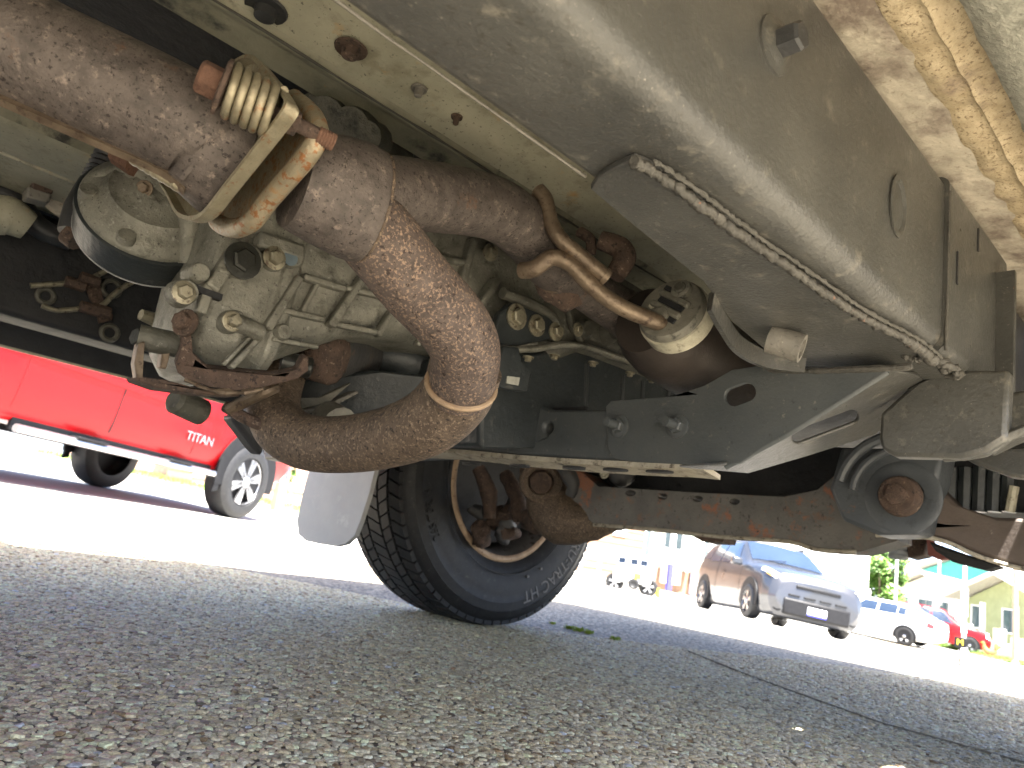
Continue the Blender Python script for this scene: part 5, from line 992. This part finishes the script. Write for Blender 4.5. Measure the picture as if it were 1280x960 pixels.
pole('street_pole', 'white pole with tall sign boards beside the olive house', 1205, 32, .085, 6, steel_m, lambda o: (MB().box((-.32, -.06, 1.5), (.32, .06, 2.7)).build('sign_board', wwall_m, o, bevel=.02), MB().box((-.2, -.06, .8), (.2, .06, 1.2)).build('sign_plate', wwall_m, o, bevel=.02)))
c = P(812, 730, 23); o = tag(empty('utility_pole', (c.x, c.y, gz(c.x, c.y))), 'leaning grey-brown pole with yellow guard before the shop front', 'pole'); MB().tube([(0, 0, -.2), (.35, -.3, 7)], [.12, .09], 14, 1).build('shaft', pole_m, o); MB().lathe((0, 0, -.02), ZA, [(0, .30), (.1, .26), (.2, .14)], 14).build('foot', pole_m, o)
MB().tube([(.2, -.2, -.1), (.2, -.2, .35)], [.1, .06], 10, 1).build('yellow_guard', yel_m, o)
c = P(1200, 812, 17.5); o = tag(empty('menu_sign', (c.x, c.y, gz(c.x, c.y))), 'small dark square sign with a yellow letter on the kerb', 'sign'); yaw_ = atan2(-c.x, -c.y)
o.rotation_euler = (0, 0, atan2(c.y, c.x)-pi/2); zz = onPl(1200, 803, c, Vector((c.x, c.y, 0)).normalized()).z-gz(c.x, c.y)
MB().box((-.12, -.02, zz-.12), (.12, .02, zz+.12)).build('board', trim_m, o, bevel=.01); MB().box((-.02, -.015, -.1), (.02, .015, zz-.12)).build('stake', trim_m, o)
vs, fs = text_mesh('M', .19, .004); MB().add([Vector((v.x, -.024-v.z, zz+v.y)) for v in vs], fs).build('letter', yel_m, o, recalc=False)
c = P(1238, 783, 27); ro = tag(empty('rooster', (c.x, c.y, gz(c.x, c.y))), 'rust-red rooster standing on the grass by the white wall', 'rooster'); ro.rotation_euler = (0, 0, radians(100))
ch_m = mat('rust_red_feathers', (.30, .07, .015), (.42, .12, .03), 20, .7)
mb = MB().tube([(-.22, 0, .36), (-.10, 0, .30), (.04, 0, .28), (.14, 0, .36), (.19, 0, .50), (.20, 0, .58)], [.03, .10, .12, .09, .05, .045], 14, 5)
for k in range(7): a = radians(95+k*12); mb.tube([(-.16, (k-3)*.012, .34), (-.28+.02*k, (k-3)*.02, .50), (-.34+.03*k, (k-3)*.025, .56+.01*k)], [.03, .03, .008], 8, 4)
mb.blob((.21, 0, .585), .05, .035, .04); mb.build('body', ch_m, ro, 60)
for y in (-.05, .05): MB().tube([(0, y, .22), (.01, y, .10), (-.005, y, -.02), (.05, y, -.02)], [.03, .012, .011, .008], 8, 3).build('leg', yel_m, ro)
MB().prism([(.18, -.006, .62), (.26, -.006, .61), (.25, -.006, .66), (.22, -.006, .64), (.20, -.006, .67), (.17, -.006, .65)], YA*.012).build('comb', tail_m, ro); MB().lathe((.255, 0, .58), XA, [(0, .014), (.04, .002)], 8).build('beak', yel_m, ro)
for (x, y, s_) in ((712, 786, .5), (724, 789, .6), (736, 792, .45), (768, 800, .45), (690, 780, .3)):
    c = on_ground(x, y); o = MB()
    for k in range(46):
        a = random.uniform(0, 2*pi); rr = random.random()*.030*s_; p = Vector((cos(a)*rr*1.6, sin(a)*rr, 0)); h_ = random.uniform(.008, .022)*s_; e = Vector((-sin(a), cos(a), 0))*.0022; tip = p+Vector((cos(a), sin(a), 0))*h_*.7+ZA*h_; o.add([p-e, p+e, (p+tip)/2+e*1.4+ZA*.003, tip, (p+tip)/2-e*1.4+ZA*.003], [(0, 1, 2, 3, 4)])
    ob = o.build('weed_tuft', mat('weed_green', (.20, .30, .03), (.32, .42, .06), 60, .6), recalc=False); ob.location = c; tag(ob, 'tiny green weed tuft growing in the pavement beyond the tyre', 'weed', 'weeds in the pavement')
# ---------------- white buggy by the shop front
c = P(790, 722, 21.5); bg_ = tag(empty('utility_buggy', (c.x, c.y, gz(c.x, c.y))), 'small white open utility vehicle with yellow plate and dark wheels', 'buggy'); bg_.rotation_euler = (0, 0, atan2(c.y, c.x)-pi/2)
MB().box((-.55, -.1, .32), (.55, 1.6, .72)).build('body', white_m, bg_, bevel=.08); MB().box((-.5, .4, .72), (.5, 1.5, 1.08)).build('cab', white_m, bg_, bevel=.10); MB().box((-.56, .3, 1.085), (.56, 1.55, 1.14)).build('roof', white_m, bg_, bevel=.02)
for x in (-.34, .02, .30): MB().box((x-.1, .385, .84), (x+.1, .399, 1.0)).build('window', glass_m, bg_)
MB().box((.05, -.125, .45), (.25, -.105, .62)).build('number_plate', yel_m, bg_)
for x in (-.48, .48):
    for y in (.15, 1.3): car_wheel(bg_, x, y, .27, .18, -1, 5, silver_m)
MB().lathe((.06, -.16, .30), -YA, [(-.05, .16), (.05, .16), (.06, .10), (.03, .06)], 24).build('spare_wheel', tyre_m, bg_, 40)
R_ = Wall(700, 24, 770, 22.5); rl = wroot('rail_fence', 'white two-bar rail beside the white buggy', 'fence', R_)
for v in (.62, .84): R_.part('bar', wwall_m, rl, 0, R_.L, v, v+.13, -.03, .03)
for k in range(4): R_.part('post', wwall_m, rl, R_.L*k/3-.05, R_.L*k/3+.05, -.2, .99, -.09, -.035)
